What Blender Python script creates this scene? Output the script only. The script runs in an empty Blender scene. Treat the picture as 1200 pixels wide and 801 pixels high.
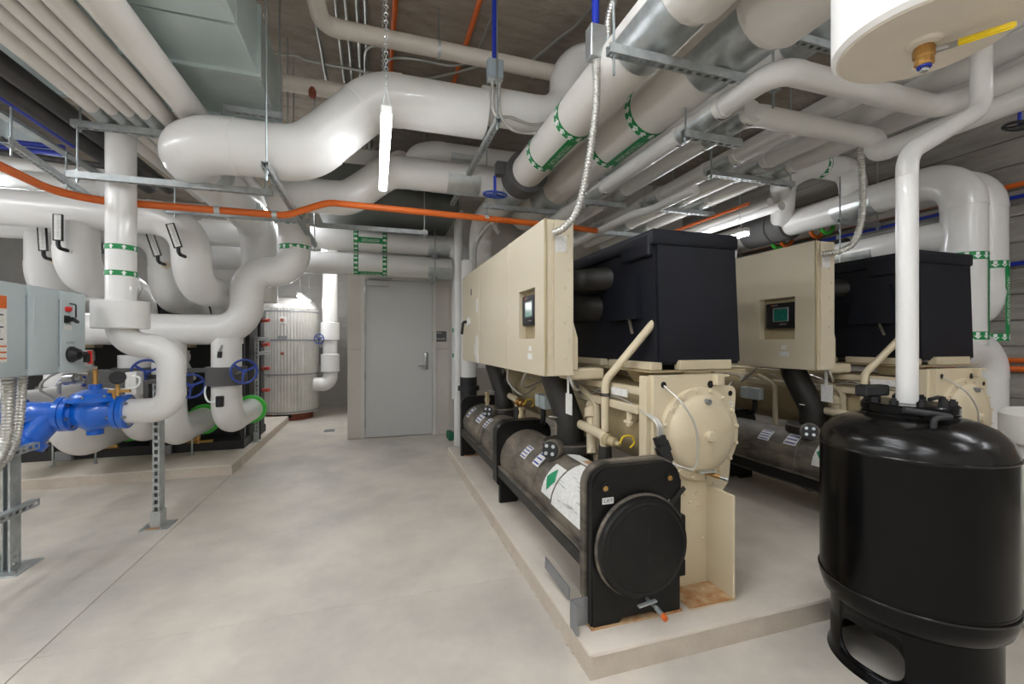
import bpy, bmesh, math, random
from mathutils import Vector, Matrix
random.seed(7)
S = bpy.context.scene
COL = S.collection
PI = math.pi

# ------------------------------------------------------------------ camera
FPX, CAMH, YAW = 511.0, 1.32, math.atan(160 / 511.0)
cd = bpy.data.cameras.new('camera'); cam = bpy.data.objects.new('camera', cd); COL.objects.link(cam)
cd.sensor_width = 36; cd.lens = FPX / 1200 * 36; cd.clip_start = .02
cam.location = (0, 0, CAMH); cam.rotation_euler = (PI / 2, 0, -YAW)
S.camera = cam
# ------------------------------------------------------------------ world and exposure
w = bpy.data.worlds.new('world'); S.world = w; w.use_nodes = True
w.node_tree.nodes['Background'].inputs[0].default_value = (1, 1, 1, 1)
w.node_tree.nodes['Background'].inputs[1].default_value = .02
S.view_settings.view_transform = 'Standard'; S.view_settings.look = 'None'
S.view_settings.gamma = 1; S.view_settings.use_curve_mapping = False
S.view_settings.exposure = 1.15
LAMP = 25.0          # strength of every tube lens in the room

CS, SN = math.cos(YAW), math.sin(YAW)
def P(u, v, X=None, Y=None, Z=None):
    """photo pixel -> point on the plane X=, Y= or Z= (world)"""
    a = (u - 600) / FPX; b = (400.5 - v) / FPX
    d = Vector((SN + a * CS, CS - a * SN, b))
    if X is not None: t = X / d.x
    elif Y is not None: t = Y / d.y
    else: t = (Z - CAMH) / d.z
    return Vector((0, 0, CAMH)) + d * t

# ------------------------------------------------------------------ materials
MATS = {}
def srgb(c):
    return tuple(((v / 255) / 12.92 if v / 255 <= .04045 else ((v / 255 + .055) / 1.055) ** 2.4) for v in c) + (1,)
def mat(name, c, rough=.5, metal=0, c2=None, scale=6, mix=.5, bump=0, bscale=40, stretch=None, coat=0, spec=.5, emit=0, c3=None, scale3=2, bias3=0):
    m = bpy.data.materials.new(name); m.use_nodes = True; nt = m.node_tree; N = nt.nodes; L = nt.links
    b = N['Principled BSDF']
    b.inputs['Base Color'].default_value = srgb(c); b.inputs['Roughness'].default_value = rough
    b.inputs['Metallic'].default_value = metal; b.inputs['Specular IOR Level'].default_value = spec
    b.inputs['Coat Weight'].default_value = coat
    tc = N.new('ShaderNodeTexCoord'); mp = N.new('ShaderNodeMapping'); L.new(tc.outputs['Object'], mp.inputs[0])
    if stretch: mp.inputs['Scale'].default_value = stretch
    last = None
    for (cc, sc, off) in ((c2, scale, 0), (c3, scale3, 7)):
        if cc is None: continue
        n = N.new('ShaderNodeTexNoise'); n.inputs['Scale'].default_value = sc; n.inputs['Detail'].default_value = 6
        n.inputs['Roughness'].default_value = .62
        if off:
            mp2 = N.new('ShaderNodeMapping'); mp2.inputs['Location'].default_value = (3, off, 1); L.new(mp.outputs[0], mp2.inputs[0]); L.new(mp2.outputs[0], n.inputs[0])
        else: L.new(mp.outputs[0], n.inputs[0])
        r = N.new('ShaderNodeValToRGB'); bi = bias3 if off else 0; r.color_ramp.elements[0].position = .5 - .22 * (1 - mix) - .04 + bi; r.color_ramp.elements[1].position = .5 + .3 * (1 - mix) + .05 + bi
        L.new(n.outputs[0], r.inputs[0])
        mx = N.new('ShaderNodeMix'); mx.data_type = 'RGBA'
        L.new(r.outputs[0], mx.inputs[0])
        if last is None: mx.inputs[6].default_value = srgb(c)
        else: L.new(last, mx.inputs[6])
        mx.inputs[7].default_value = srgb(cc); last = mx.outputs[2]
    if last is not None: L.new(last, b.inputs['Base Color'])
    if bump:
        n = N.new('ShaderNodeTexNoise'); n.inputs['Scale'].default_value = bscale; n.inputs['Detail'].default_value = 4
        L.new(mp.outputs[0], n.inputs[0])
        bp = N.new('ShaderNodeBump'); bp.inputs['Strength'].default_value = bump; bp.inputs['Distance'].default_value = .01
        L.new(n.outputs[0], bp.inputs['Height']); L.new(bp.outputs[0], b.inputs['Normal'])
    if emit:
        b.inputs['Emission Color'].default_value = srgb(c); b.inputs['Emission Strength'].default_value = emit
    MATS[name] = m
    return m
mat('floor', (222, 213, 200), .42, c2=(204, 196, 184), scale=2.6, mix=.5, c3=(172, 168, 161), scale3=1.05, bias3=.07, bump=.06, bscale=60)
mat('pad', (216, 206, 193), .7, c2=(196, 186, 172), scale=3.5, mix=.3, bump=.2, bscale=45)
mat('padedge', (192, 180, 164), .85, c2=(206, 195, 180), scale=9, mix=.4, bump=.5, bscale=60)
mat('ceil', (158, 146, 132), .9, c2=(114, 104, 93), scale=3.2, mix=.4, c3=(168, 158, 145), scale3=9, bump=.5, bscale=50, stretch=(.5, 1.6, 1))
mat('rwall', (150, 146, 139), .85, c2=(112, 107, 100), scale=3, mix=.4, c3=(168, 163, 155), scale3=7, bump=.4, bscale=40, stretch=(1, .35, 2.2))
mat('gyp', (206, 200, 191), .8, c2=(196, 190, 181), scale=2.2, mix=.3, bump=.03)
mat('whitewall', (232, 231, 227), .8, c2=(222, 221, 217), scale=2, mix=.3)
mat('block', (192, 190, 186), .8, c2=(180, 178, 174), scale=4, mix=.4, bump=.15)
mat('jacket', (230, 229, 226), .3, c2=(222, 220, 216), scale=2.5, mix=.3, coat=.3)
mat('wrap', (226, 222, 216), .5, c2=(216, 211, 204), scale=3, mix=.3, bump=.05, bscale=20)
mat('pvc', (226, 219, 208), .45, c2=(216, 207, 194), scale=5, mix=.3)
mat('galv', (206, 211, 211), .36, .75, c2=(178, 184, 184), scale=14, mix=.35)
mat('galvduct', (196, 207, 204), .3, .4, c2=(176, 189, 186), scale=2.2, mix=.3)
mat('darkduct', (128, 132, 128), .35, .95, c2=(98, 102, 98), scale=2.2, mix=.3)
mat('strut', (190, 195, 195), .45, .6, c2=(158, 164, 164), scale=18, mix=.4)
mat('steelrod', (176, 184, 186), .35, .9)
mat('emt', (178, 178, 172), .4, .8)
mat('flex', (196, 194, 188), .38, .75)
mat('orange', (222, 108, 34), .42, c2=(206, 94, 26), scale=5, mix=.3)
mat('bluec', (28, 52, 170), .4)
mat('green', (22, 138, 74), .5)
mat('greenring', (70, 196, 66), .45)
mat('print', (238, 242, 238), .6)
mat('paper', (232, 231, 226), .7, c2=(208, 207, 203), scale=60, mix=.5)
mat('ink', (44, 46, 60), .6)
mat('inkblue', (40, 64, 148), .6)
mat('foamgrey', (92, 91, 90), .7, c2=(80, 78, 77), scale=6, mix=.4)
mat('tan', (214, 201, 172), .42, c2=(204, 189, 158), scale=2.2, mix=.3)
mat('tanpanel', (212, 201, 176), .36, c2=(206, 194, 168), scale=1.5, mix=.3)
mat('tandark', (182, 166, 130), .5, c2=(160, 144, 110), scale=5, mix=.4)
mat('blackfoam', (16, 18, 26), .5, c2=(26, 28, 36), scale=2.5, mix=.3, bump=.06, bscale=18, spec=.3)
mat('shell', (136, 126, 111), .6, c2=(98, 90, 79), scale=5, mix=.5, c3=(44, 41, 38), scale3=7, stretch=(1, .55, 1.6), bump=.1, bscale=30)
mat('blackrubber', (15, 15, 15), .4, c2=(30, 28, 26), scale=5, mix=.45, bump=.15, bscale=16, spec=.3)
mat('blackpipe', (30, 28, 26), .5, c2=(48, 44, 39), scale=6, mix=.45, bump=.1, bscale=25)
mat('tankblack', (8, 8, 9), .2, c2=(15, 14, 13), scale=3, mix=.35, spec=.2)
mat('tankdust', (8, 8, 8), .2, c2=(34, 31, 28), scale=4.5, mix=.6, spec=.35)
mat('tankwhite', (244, 242, 238), .5)
mat('tankbeige', (226, 217, 202), .65, c2=(216, 206, 190), scale=6, mix=.3)
mat('brass', (206, 164, 100), .35, .8, c2=(184, 138, 78), scale=20, mix=.4)
mat('yellow', (240, 208, 20), .45)
mat('bluevalve', (6, 104, 214), .28, c2=(4, 92, 196), scale=4, mix=.3, coat=.5)
mat('wheel', (40, 66, 146), .4)
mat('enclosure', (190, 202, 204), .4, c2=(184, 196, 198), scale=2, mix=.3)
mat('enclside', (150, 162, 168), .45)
mat('door', (199, 199, 196), .45)
mat('frame', (208, 205, 198), .5)
mat('chrome', (170, 170, 168), .3, .9)
mat('signgrey', (86, 86, 84), .6)
mat('clad', (214, 211, 205), .35, .5, c2=(196, 192, 186), scale=5, mix=.3)
mat('redbrown', (150, 82, 58), .6, c2=(132, 68, 48), scale=8)
mat('red', (216, 40, 32), .4)
mat('salmon', (236, 104, 92), .5)
mat('black', (22, 22, 23), .45)
mat('darksteel', (84, 82, 80), .5, .4, c2=(52, 50, 50), scale=5, mix=.5, stretch=(3, .4, 3))
mat('rust', (168, 108, 56), .8, c2=(206, 186, 148), scale=9, mix=.55)
mat('rubber', (40, 40, 42), .6)
mat('screen', (40, 120, 104), .15, c2=(30, 96, 84), scale=40, mix=.4)
mat('glass', (200, 205, 205), .1)
mat('whiteplastic', (232, 229, 220), .4)
mat('greenmark', (18, 140, 92), .5)
mat('greenpipe', (20, 100, 72), .5)
mat('lens', (247, 250, 255), .4, emit=LAMP)
mat('lensdim', (247, 250, 255), .4, emit=LAMP * .5)
mat('lamphouse', (236, 236, 234), .4)
mat('module', (44, 43, 44), .5)
mat('sheet', (150, 152, 154), .45, .6)

# ------------------------------------------------------------------ mesh helpers
def NB(): return bmesh.new()
def frame_of(d):
    d = Vector(d).normalized()
    u = Vector((0, 0, 1)) if abs(d.z) < .9 else Vector((0, 1, 0))
    x = u.cross(d).normalized(); y = d.cross(x).normalized()
    return x, y, d
def box(bm, x0, x1, y0, y1, z0, z1, bev=0, seg=1):
    r = bmesh.ops.create_cube(bm, size=1)
    M = Matrix.Translation(((x0 + x1) / 2, (y0 + y1) / 2, (z0 + z1) / 2)) @ Matrix.Diagonal((x1 - x0, y1 - y0, z1 - z0, 1))
    bmesh.ops.transform(bm, matrix=M, verts=r['verts'])
    if bev:
        e = list({e for v in r['verts'] for e in v.link_edges})
        bmesh.ops.bevel(bm, geom=e, offset=bev, segments=seg, affect='EDGES', profile=.5)
    return bm
def obox(bm, c, d, L, wx, wy, up=None):
    """box of length L along d centred at c"""
    x, y, z = frame_of(d)
    M = Matrix((x, y, z)).transposed().to_4x4(); M.translation = Vector(c)
    r = bmesh.ops.create_cube(bm, size=1)
    bmesh.ops.transform(bm, matrix=M @ Matrix.Diagonal((wx, wy, L, 1)), verts=r['verts'])
def lathe(bm, prof, o=(0, 0, 0), d=(0, 0, 1), n=24, a0=0, a1=2 * PI, caps=True):
    """prof: (radius, height) pairs along axis d from o"""
    x, y, z = frame_of(d); o = Vector(o); full = abs(a1 - a0 - 2 * PI) < 1e-6
    k = n if full else n + 1; rings = []
    for (r, h) in prof:
        rings.append([bm.verts.new(o + z * h + (x * math.cos(a0 + (a1 - a0) * i / n) + y * math.sin(a0 + (a1 - a0) * i / n)) * max(r, 1e-5)) for i in range(k)])
    for a, b in zip(rings, rings[1:]):
        for i in range(n):
            j = (i + 1) % k
            bm.faces.new((a[i], a[j], b[j], b[i]))
    if caps and full:
        if prof[0][0] > 1e-4: bm.faces.new(rings[0][::-1])
        if prof[-1][0] > 1e-4: bm.faces.new(rings[-1])
    return rings
def cyl(bm, p0, p1, r, r1=None, n=14):
    p0 = Vector(p0); p1 = Vector(p1); lathe(bm, [(r, 0), (r if r1 is None else r1, (p1 - p0).length)], p0, p1 - p0, n)
def torus(bm, c, d, R, r, n=24, m=8, a0=0, a1=2 * PI):
    lathe_ring = []
    x, y, z = frame_of(d); c = Vector(c); full = abs(a1 - a0 - 2 * PI) < 1e-6
    k = n if full else n + 1
    for i in range(k):
        a = a0 + (a1 - a0) * i / n; e = x * math.cos(a) + y * math.sin(a)
        lathe_ring.append([bm.verts.new(c + e * (R + r * math.cos(2 * PI * j / m)) + z * r * math.sin(2 * PI * j / m)) for j in range(m)])
    for i in range(n):
        a, b = lathe_ring[i], lathe_ring[(i + 1) % k]
        for j in range(m):
            bm.faces.new((a[j], b[j], b[(j + 1) % m], a[(j + 1) % m]))
def fillet(pts, R, seg=8):
    """polyline with rounded corners -> (points, [arc ranges])"""
    pts = [Vector(p) for p in pts]
    out = [pts[0]]; arcs = []
    for i in range(1, len(pts) - 1):
        a, b, c = pts[i - 1], pts[i], pts[i + 1]
        u = (a - b).normalized(); v = (c - b).normalized()
        cosang = max(-1, min(1, u.dot(v))); ang = math.acos(cosang)
        if ang > PI - .02: out.append(b); continue
        rr = min(R, .49 * (a - b).length * math.tan(ang / 2), .49 * (c - b).length * math.tan(ang / 2))
        t = rr / math.tan(ang / 2); h = rr / math.sin(ang / 2)
        ctr = b + (u + v).normalized() * h
        s = b + u * t - ctr; e = b + v * t - ctr
        axis = s.cross(e).normalized(); tot = s.angle(e); st = len(out)
        for k in range(seg + 1):
            out.append(ctr + Matrix.Rotation(tot * k / seg, 3, axis) @ s)
        arcs.append((st, len(out) - 1))
    out.append(pts[-1])
    return out, arcs
def sweep(bm, pts, rad, n=14, caps=True):
    pts = [Vector(p) for p in pts]; N_ = len(pts)
    tg = []
    for i in range(N_):
        a = pts[max(0, i - 1)]; b = pts[min(N_ - 1, i + 1)]
        tg.append((b - a).normalized())
    x, y, z = frame_of(tg[0]); rings = []
    for i in range(N_):
        if i:
            q = tg[i - 1].rotation_difference(tg[i]); x = (q @ x).normalized()
            x = (x - tg[i] * x.dot(tg[i])).normalized()
        y = tg[i].cross(x); r = rad[i] if isinstance(rad, (list, tuple)) else rad
        rings.append([bm.verts.new(pts[i] + (x * math.cos(2 * PI * k / n) + y * math.sin(2 * PI * k / n)) * r) for k in range(n)])
    for a, b in zip(rings, rings[1:]):
        for k in range(n): bm.faces.new((a[k], a[(k + 1) % n], b[(k + 1) % n], b[k]))
    if caps: bm.faces.new(rings[0][::-1]); bm.faces.new(rings[-1])
def tube(bm, pts, r, R=None, n=14, seg=8):
    p, arcs = fillet(pts, R if R else r * 2, seg); sweep(bm, p, r, n); return p, arcs
def spline(pts, k=8):
    pts = [Vector(p) for p in pts]; q = [pts[0] * 2 - pts[1]] + pts + [pts[-1] * 2 - pts[-2]]; out = []
    for i in range(1, len(q) - 2):
        for j in range(k):
            t = j / k; a, b, c, d = q[i - 1:i + 3]
            out.append(.5 * ((2 * b) + (c - a) * t + (2 * a - 5 * b + 4 * c - d) * t * t + (3 * b - a - 3 * c + d) * t ** 3))
    out.append(pts[-1]); return out
def resample(pts, step):
    out = [pts[0]]; acc = 0
    for a, b in zip(pts, pts[1:]):
        L = (b - a).length; d = step - acc
        while d < L: out.append(a.lerp(b, d / L)); d += step
        acc = L - (d - step)
    return out
def prism(bm, outline, y0, y1, plane='xz'):
    def v(a, b, c):
        return {'xz': (a, c, b), 'yz': (c, a, b), 'xy': (a, b, c)}[plane]
    A = [bm.verts.new(v(a, b, y0)) for a, b in outline]; B = [bm.verts.new(v(a, b, y1)) for a, b in outline]
    n = len(outline); bm.faces.new(A[::-1]); bm.faces.new(B)
    for i in range(n): bm.faces.new((A[i], A[(i + 1) % n], B[(i + 1) % n], B[i]))
def rrect(x0, x1, z0, z1, rs, k=5):
    """rounded rectangle outline; rs = radii at (x0z0, x1z0, x1z1, x0z1)"""
    out = []
    for (cx, cz, r, a) in ((x0, z0, rs[0], PI), (x1, z0, rs[1], 1.5 * PI), (x1, z1, rs[2], 0), (x0, z1, rs[3], .5 * PI)):
        sx = 1 if cx == x0 else -1; sz = 1 if cz == z0 else -1
        if r < 1e-4: out.append((cx, cz)); continue
        for i in range(k + 1):
            t = a + .5 * PI * i / k
            out.append((cx + sx * r + r * math.cos(t), cz + sz * r + r * math.sin(t)))
    return out

# ------------------------------------------------------------------ object helpers
STUFF = {'flange_bolts', 'bonnet_bolts', 'rivets', 'knockouts', 'screw_heads', 'print_lines', 'scale_marks', 'wire_bundle', 'bolts', 'lettering', 'cast_lettering', 'sill_joint', 'hanging_chain'}
def ob(name, bm, m, parent=None, smooth=35):
    bmesh.ops.recalc_face_normals(bm, faces=bm.faces[:])
    me = bpy.data.meshes.new(name); bm.to_mesh(me); bm.free()
    me.materials.append(MATS[m])
    if smooth:
        me.shade_smooth(); me.set_sharp_from_angle(angle=math.radians(smooth))
    o = bpy.data.objects.new(name, me); COL.objects.link(o)
    if parent is not None: o.parent = parent
    if name in STUFF: o['kind'] = 'stuff'
    return o
def tag(o, label, cat, group=None):
    o['label'] = label; o['category'] = cat
    if group: o['group'] = group
    return o
def thing(name, label, cat, group=None):
    o = bpy.data.objects.new(name, None); o.empty_display_size = .05; COL.objects.link(o)
    return tag(o, label, cat, group)
def struct(o): o['kind'] = 'structure'; return o
def part(name, m, parent, f, *a, smooth=35, **k):
    bm = NB(); f(bm, *a, **k); return ob(name, bm, m, parent, smooth)
def copy_tree(o, parent=None):
    c = o.copy(); COL.objects.link(c); c.parent = parent
    for ch in o.children: copy_tree(ch, c)
    return c
def cylpt(o, d, ref, r, s, th):
    """point on a cylinder: s along the axis, th from ref"""
    d = Vector(d).normalized(); ref = Vector(ref); ref = (ref - d * ref.dot(d)).normalized(); side = d.cross(ref)
    return Vector(o) + d * s + (ref * math.cos(th) + side * math.sin(th)) * r
def text_geo(s, size, align='CENTER'):
    cu = bpy.data.curves.new('t', 'FONT'); cu.body = s; cu.size = size; cu.align_x = align; cu.align_y = 'CENTER'; cu.resolution_u = 2
    to = bpy.data.objects.new('t', cu); COL.objects.link(to)
    dg = bpy.context.evaluated_depsgraph_get(); dg.update()
    me = to.evaluated_get(dg).to_mesh()
    vs = [(v.co.x, v.co.y) for v in me.vertices]; fs = [tuple(p.vertices) for p in me.polygons]
    bpy.data.objects.remove(to); bpy.data.curves.remove(cu)
    return vs, fs
def text_on(bm, s, size, f, fit=None):
    """lettering laid on a surface: f(x, y) -> world point"""
    vs, fs = text_geo(s, size); k = 1
    if fit:
        w_ = max(v[0] for v in vs) - min(v[0] for v in vs); k = fit / w_ if w_ else 1
    V = [bm.verts.new(f(a * k, b)) for a, b in vs]
    for q in fs:
        try: bm.faces.new([V[i] for i in q])
        except ValueError: pass
def flat(o, ux, uy):
    o = Vector(o); ux = Vector(ux).normalized(); uy = Vector(uy).normalized()
    return lambda a, b: o + ux * a + uy * b

def saddle(parent, c, d, r, L=.3, name='insulation_shield', down=(0, 0, -1)):
    """galvanised half shell under an insulated pipe"""
    bm = NB(); n = 12; d = Vector(d).normalized(); rows = []
    for rr in (r * 1.004, r * 1.004 + .004):
        rows.append([[bm.verts.new(cylpt(c, d, down, rr, s, -1.5 + 3.0 * i / n)) for i in range(n + 1)] for s in (-L / 2, L / 2)])
    for i in range(n):
        bm.faces.new((rows[1][0][i], rows[1][0][i + 1], rows[1][1][i + 1], rows[1][1][i]))
        bm.faces.new((rows[0][0][i + 1], rows[0][0][i], rows[0][1][i], rows[0][1][i + 1]))
        for e in (0, 1): bm.faces.new((rows[0][e][i], rows[0][e][i + 1], rows[1][e][i + 1], rows[1][e][i]))
    for e in (0, n): bm.faces.new((rows[0][0][e], rows[0][1][e], rows[1][1][e], rows[1][0][e]))
    return ob(name, bm, 'galv', parent)
def band(parent, c, d, r, wdt=.05, flow=1, m='green', narrow=.8):
    """green flow tape around a pipe with white arrows"""
    bm = NB(); lathe(bm, [(r + .0012, -wdt / 2), (r + .003, -wdt / 2), (r + .003, wdt / 2), (r + .0012, wdt / 2)], c, d, 28, caps=False)
    b = ob('flow_tape', bm, m, parent); bm = NB(); k = max(8, int(2 * PI * r / .06))
    h = wdt * .42
    for i in range(k):
        t0 = 2 * PI * i / k
        pts = [(h, 0), (0, h), (0, h * .45), (-h, h * .45), (-h, -h * .45), (0, -h * .45), (0, -h)]
        V = [bm.verts.new(cylpt(c, d, (.3, .2, 1), r + .0045, flow * a, t0 + bb / r)) for a, bb in pts]
        bm.faces.new(V)
    ob('arrow_print', bm, 'print', b)['kind'] = 'stuff'
    return b
def striplabel(parent, c, d, r, ref, L, txt, wdt=.06, flip=1):
    """lettered strip along a pipe, facing ref"""
    bm = NB(); n = 4; half = wdt / 2 / r; g = []
    for s in (-L / 2, L / 2):
        g.append([bm.verts.new(cylpt(c, d, ref, r + .0035, s, -half + 2 * half * i / n)) for i in range(n + 1)])
    for i in range(n): bm.faces.new((g[0][i], g[0][i + 1], g[1][i + 1], g[1][i]))
    o = ob('label_strip', bm, 'green', parent); bm = NB()
    text_on(bm, txt, wdt * .72, lambda a, b: cylpt(c, d, ref, r + .005, flip * a, flip * b / r), fit=L * .72)
    ob('lettering', bm, 'print', o)
def flowlabel(parent, c, d, r, ref, L, txt, flow=1, wdt=.05, flip=1):
    d = Vector(d).normalized(); c = Vector(c)
    band(parent, c - d * L / 2, d, r, wdt, flow); band(parent, c + d * L / 2, d, r, wdt, flow)
    if txt: striplabel(parent, c, d, r, ref, L - wdt, txt, wdt * 1.3, flip)

def pipe(name, label, pts, r, m='jacket', cat='pipe', R=None, n=24, covers=True, group=None, single=False):
    """insulated pipe run; bends get separate moulded elbow covers"""
    R = R or r * 2.1
    p, arcs = fillet(pts, R, 10)
    if single or not covers:
        bm = NB(); sweep(bm, p, r, n); return tag(ob(name, bm, m), label, cat, group)
    t = thing(name, label, cat, group)
    bm = NB(); sweep(bm, p, r, n); ob('jacket', bm, m, t)
    for (s, e) in arcs:
        a = p[s]; b = p[e]; da = (p[s] - p[s + 1]).normalized(); db = (p[e] - p[e - 1]).normalized()
        q = [a + da * .03] + p[s:e + 1] + [b + db * .03]
        bm = NB(); sweep(bm, q, r * 1.022, n); ob('elbow_cover', bm, m, t)
    return t
def strut(bm, p0, p1, back=(0, 0, -1), w_=.041, h=.041, slots=True):
    """slotted C channel; back = direction of its slotted side"""
    p0 = Vector(p0); p1 = Vector(p1); d = (p1 - p0); L = d.length; d.normalize()
    bk = Vector(back); bk = (bk - d * bk.dot(d)).normalized(); sd = d.cross(bk)
    def bx(a0, a1, s0, s1, k0, k1):
        V = [bm.verts.new(p0 + d * a + sd * s + bk * k) for a in (a0, a1) for s in (s0, s1) for k in (k0, k1)]
        for f in ((0, 1, 3, 2), (4, 6, 7, 5), (0, 4, 5, 1), (2, 3, 7, 6), (0, 2, 6, 4), (1, 5, 7, 3)): bm.faces.new([V[i] for i in f])
    g = .003; H = w_ / 2
    bx(0, L, -H, -H + g, -h / 2, h / 2); bx(0, L, H - g, H, -h / 2, h / 2)
    bx(0, L, -H + g, -H + .01, -h / 2, -h / 2 + g); bx(0, L, H - .01, H - g, -h / 2, -h / 2 + g)
    if slots:
        bx(0, L, -H + g, -.010, h / 2 - g, h / 2); bx(0, L, .010, H - g, h / 2 - g, h / 2)
        k = max(1, int(L / .05)); s = L / k
        for i in range(k + 1):
            a = i * s; bx(max(0, a - .011), min(L, a + .011), -.010, .010, h / 2 - g, h / 2)
    else: bx(0, L, -H + g, H - g, h / 2 - g, h / 2)
def nut(bm, c, d=(0, 0, 1), r=.011, L=.012): x = Vector(d) * (L / 2); cyl(bm, Vector(c) - x, Vector(c) + x, r, n=6)
CEIL = 3.95
def trapeze(label, p0, p1, rods=(), rodtop=CEIL, back=(0, 0, -1), group=None, below=.03, rod_r=.006):
    """strut with threaded hanger rods; rods = fractions along the strut"""
    t = thing('strut_trapeze', label, 'pipe hanger', group)
    part('strut_channel', 'strut', t, strut, p0, p1, back)
    p0 = Vector(p0); p1 = Vector(p1)
    for f in rods:
        q = p0.lerp(p1, f)
        rd = part('hanger_rod', 'steelrod', t, cyl, (q.x, q.y, q.z - .0205 - below), (q.x, q.y, rodtop), rod_r, None, 8)
        part('nut', 'steelrod', rd, nut, (q.x, q.y, q.z - .029)); bm = NB(); nut(bm, (q.x, q.y, q.z + .0295)); box(bm, q.x - .02, q.x + .02, q.y - .02, q.y + .02, q.z + .0205, q.z + .0236); ob('nut', bm, 'steelrod', rd)
    return t
# ================================================================== SETTING
XL, XR, YB, YF = -6.2, 5.05, 9.7, -2.6
YD, XW = 6.28, -.36      # door wall plane and its left end
# floor: cast slabs with sawn joints
fl = struct(part('floor', 'pad', None, box, XL, XR, YF, YB, -.2, -.006, smooth=0))
JX, JY, g = -1.368, 2.335, .0022
for (x0, x1, y0, y1) in ((XL, JX - g, YF, JY - g), (JX + g, XR, YF, JY - g), (XL, JX - g, JY + g, YB), (JX + g, XR, JY + g, YB)):
    part('floor_slab', 'floor', fl, box, x0, x1, y0, y1, -.006, 0, .002, smooth=0)
struct(part('ceiling', 'ceil', None, box, XL, XR, YF, YB, CEIL, CEIL + .2, smooth=0))
wr = struct(part('wall_right', 'rwall', None, box, XR, XR + .2, YF, YB, -.2, CEIL + .2, smooth=0))
zz = 0.0
k = 0
while zz < 3.9:                       # board-formed lifts, each a little proud or shy
    part('board_course', 'rwall', wr, box, XR - .012 - .005 * ((k * 7) % 3), XR + .01, YF, YB, zz + .004, zz + .21, .003, smooth=0); zz += .214; k += 1
struct(part('wall_left', 'whitewall', None, box, XL - .2, XL, YF, YB, -.2, CEIL + .2, smooth=0))
struct(part('wall_near', 'whitewall', None, box, XL - .2, XR + .2, YF - .2, YF, -.2, CEIL + .2, smooth=0))
wb = struct(part('wall_back', 'block', None, box, XL - .2, XW + .15, YB, YB + .2, -.2, CEIL + .2, smooth=0))
for k in range(8):                    # painted block courses seen beside the silver tank
    for j in range(5):
        x0 = -2.4 + j * .41 - (.2 if k % 2 else 0)
        part('block', 'block', wb, box, x0 + .004, min(x0 + .404, XW), YB - .012, YB + .01, .205 * k + .804, .205 * k + 1.003, .003, smooth=0)
# door wall of gypsum boards, with the door opening
DX0, DX1 = -.135, .775; DZ = 2.175; FW = .055
wd = struct(bpy.data.objects.new('wall_door', None)); COL.objects.link(wd)
def gyp(x0, x1, z0, z1, y0=YD, y1=YD + .15): part('gypsum_board', 'gyp', wd, box, x0, x1, y0, y1, z0, z1, .0015, smooth=0)
gyp(XW, DX0 - FW, 0.012, 1.22); gyp(XW, DX0 - FW, 1.224, 2.44)
gyp(DX1 + FW, 1.02, .012, 1.22); gyp(DX1 + FW, 1.02, 1.224, 2.44); gyp(1.024, 2.24, .012, 2.44); gyp(2.244, 3.46, .012, 2.44); gyp(3.464, XR, .012, 2.44)
gyp(DX0 - FW, DX1 + FW, DZ + FW, 2.44)
for k in range(5): gyp(XW + k * 1.22 + (.004 if k else 0), min(XW + (k + 1) * 1.22, XR), 2.444, CEIL)
gyp(XW, XW + .15, .012, CEIL, YD + .151, YB)
bm = NB()
for x0 in (XW + .03, DX0 - FW - .02, DX1 + FW + .02, 1.0, 1.045):   # screw heads
    for z in [.15 + .3 * i for i in range(8)]: cyl(bm, (x0, YD + .001, z), (x0, YD - .001, z), .006, n=6)
ob('screw_heads', bm, 'block', wd)
bm = NB(); box(bm, XW - .001, DX0 - FW, YD - .003, YD + .15, 0, .011); box(bm, DX1 + FW, XR, YD - .003, YD + .15, 0, .011)
ob('sill_joint', bm, 'padedge', wd, 0)
# door
dr = struct(bpy.data.objects.new('door_1', None)); COL.objects.link(dr)
bm = NB(); box(bm, DX0, DX1, YD + .012, YD + .056, .008, DZ, .002); leaf = ob('door_leaf', bm, 'door', dr, 0)
bm = NB()
for (x0, x1, z0, z1) in ((DX0 - FW, DX0 - .003, 0, DZ + FW), (DX1 + .003, DX1 + FW, 0, DZ + FW), (DX0 - .003, DX1 + .003, DZ + .003, DZ + FW)): box(bm, x0, x1, YD - .012, YD + .15, z0, z1, .002)
ob('door_frame', bm, 'frame', dr, 0)
for z in (.2, .85, 1.5, 2.02): part('hinge', 'chrome', dr, box, DX0 - .012, DX0 + .006, YD - .018, YD + .014, z - .055, z + .055, .003)
bm = NB(); box(bm, DX1 - .115, DX1 - .06, YD - .008, YD + .013, .93, 1.17, .006, 2); lk = ob('lock_plate', bm, 'chrome', dr)
bm = NB(); tube(bm, [(DX1 - .088, YD - .006, .985), (DX1 - .088, YD - .06, .985), (DX1 - .2, YD - .06, .985)], .009, .015); ob('lever', bm, 'chrome', lk)
bm = NB(); cyl(bm, (DX1 - .088, YD - .008, 1.12), (DX1 - .088, YD - .022, 1.12), .013); ob('keyway', bm, 'galv', lk)
bm = NB(); box(bm, DX0 + .02, DX0 + .31, YD - .05, YD + .013, DZ - .09, DZ - .02, .006); cl = ob('door_closer', bm, 'door', dr)
bm = NB(); obox(bm, (DX0 + .2, YD - .065, DZ + .01), (1, -.25, 0), .32, .01, .02); ob('closer_arm', bm, 'chrome', cl)
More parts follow.
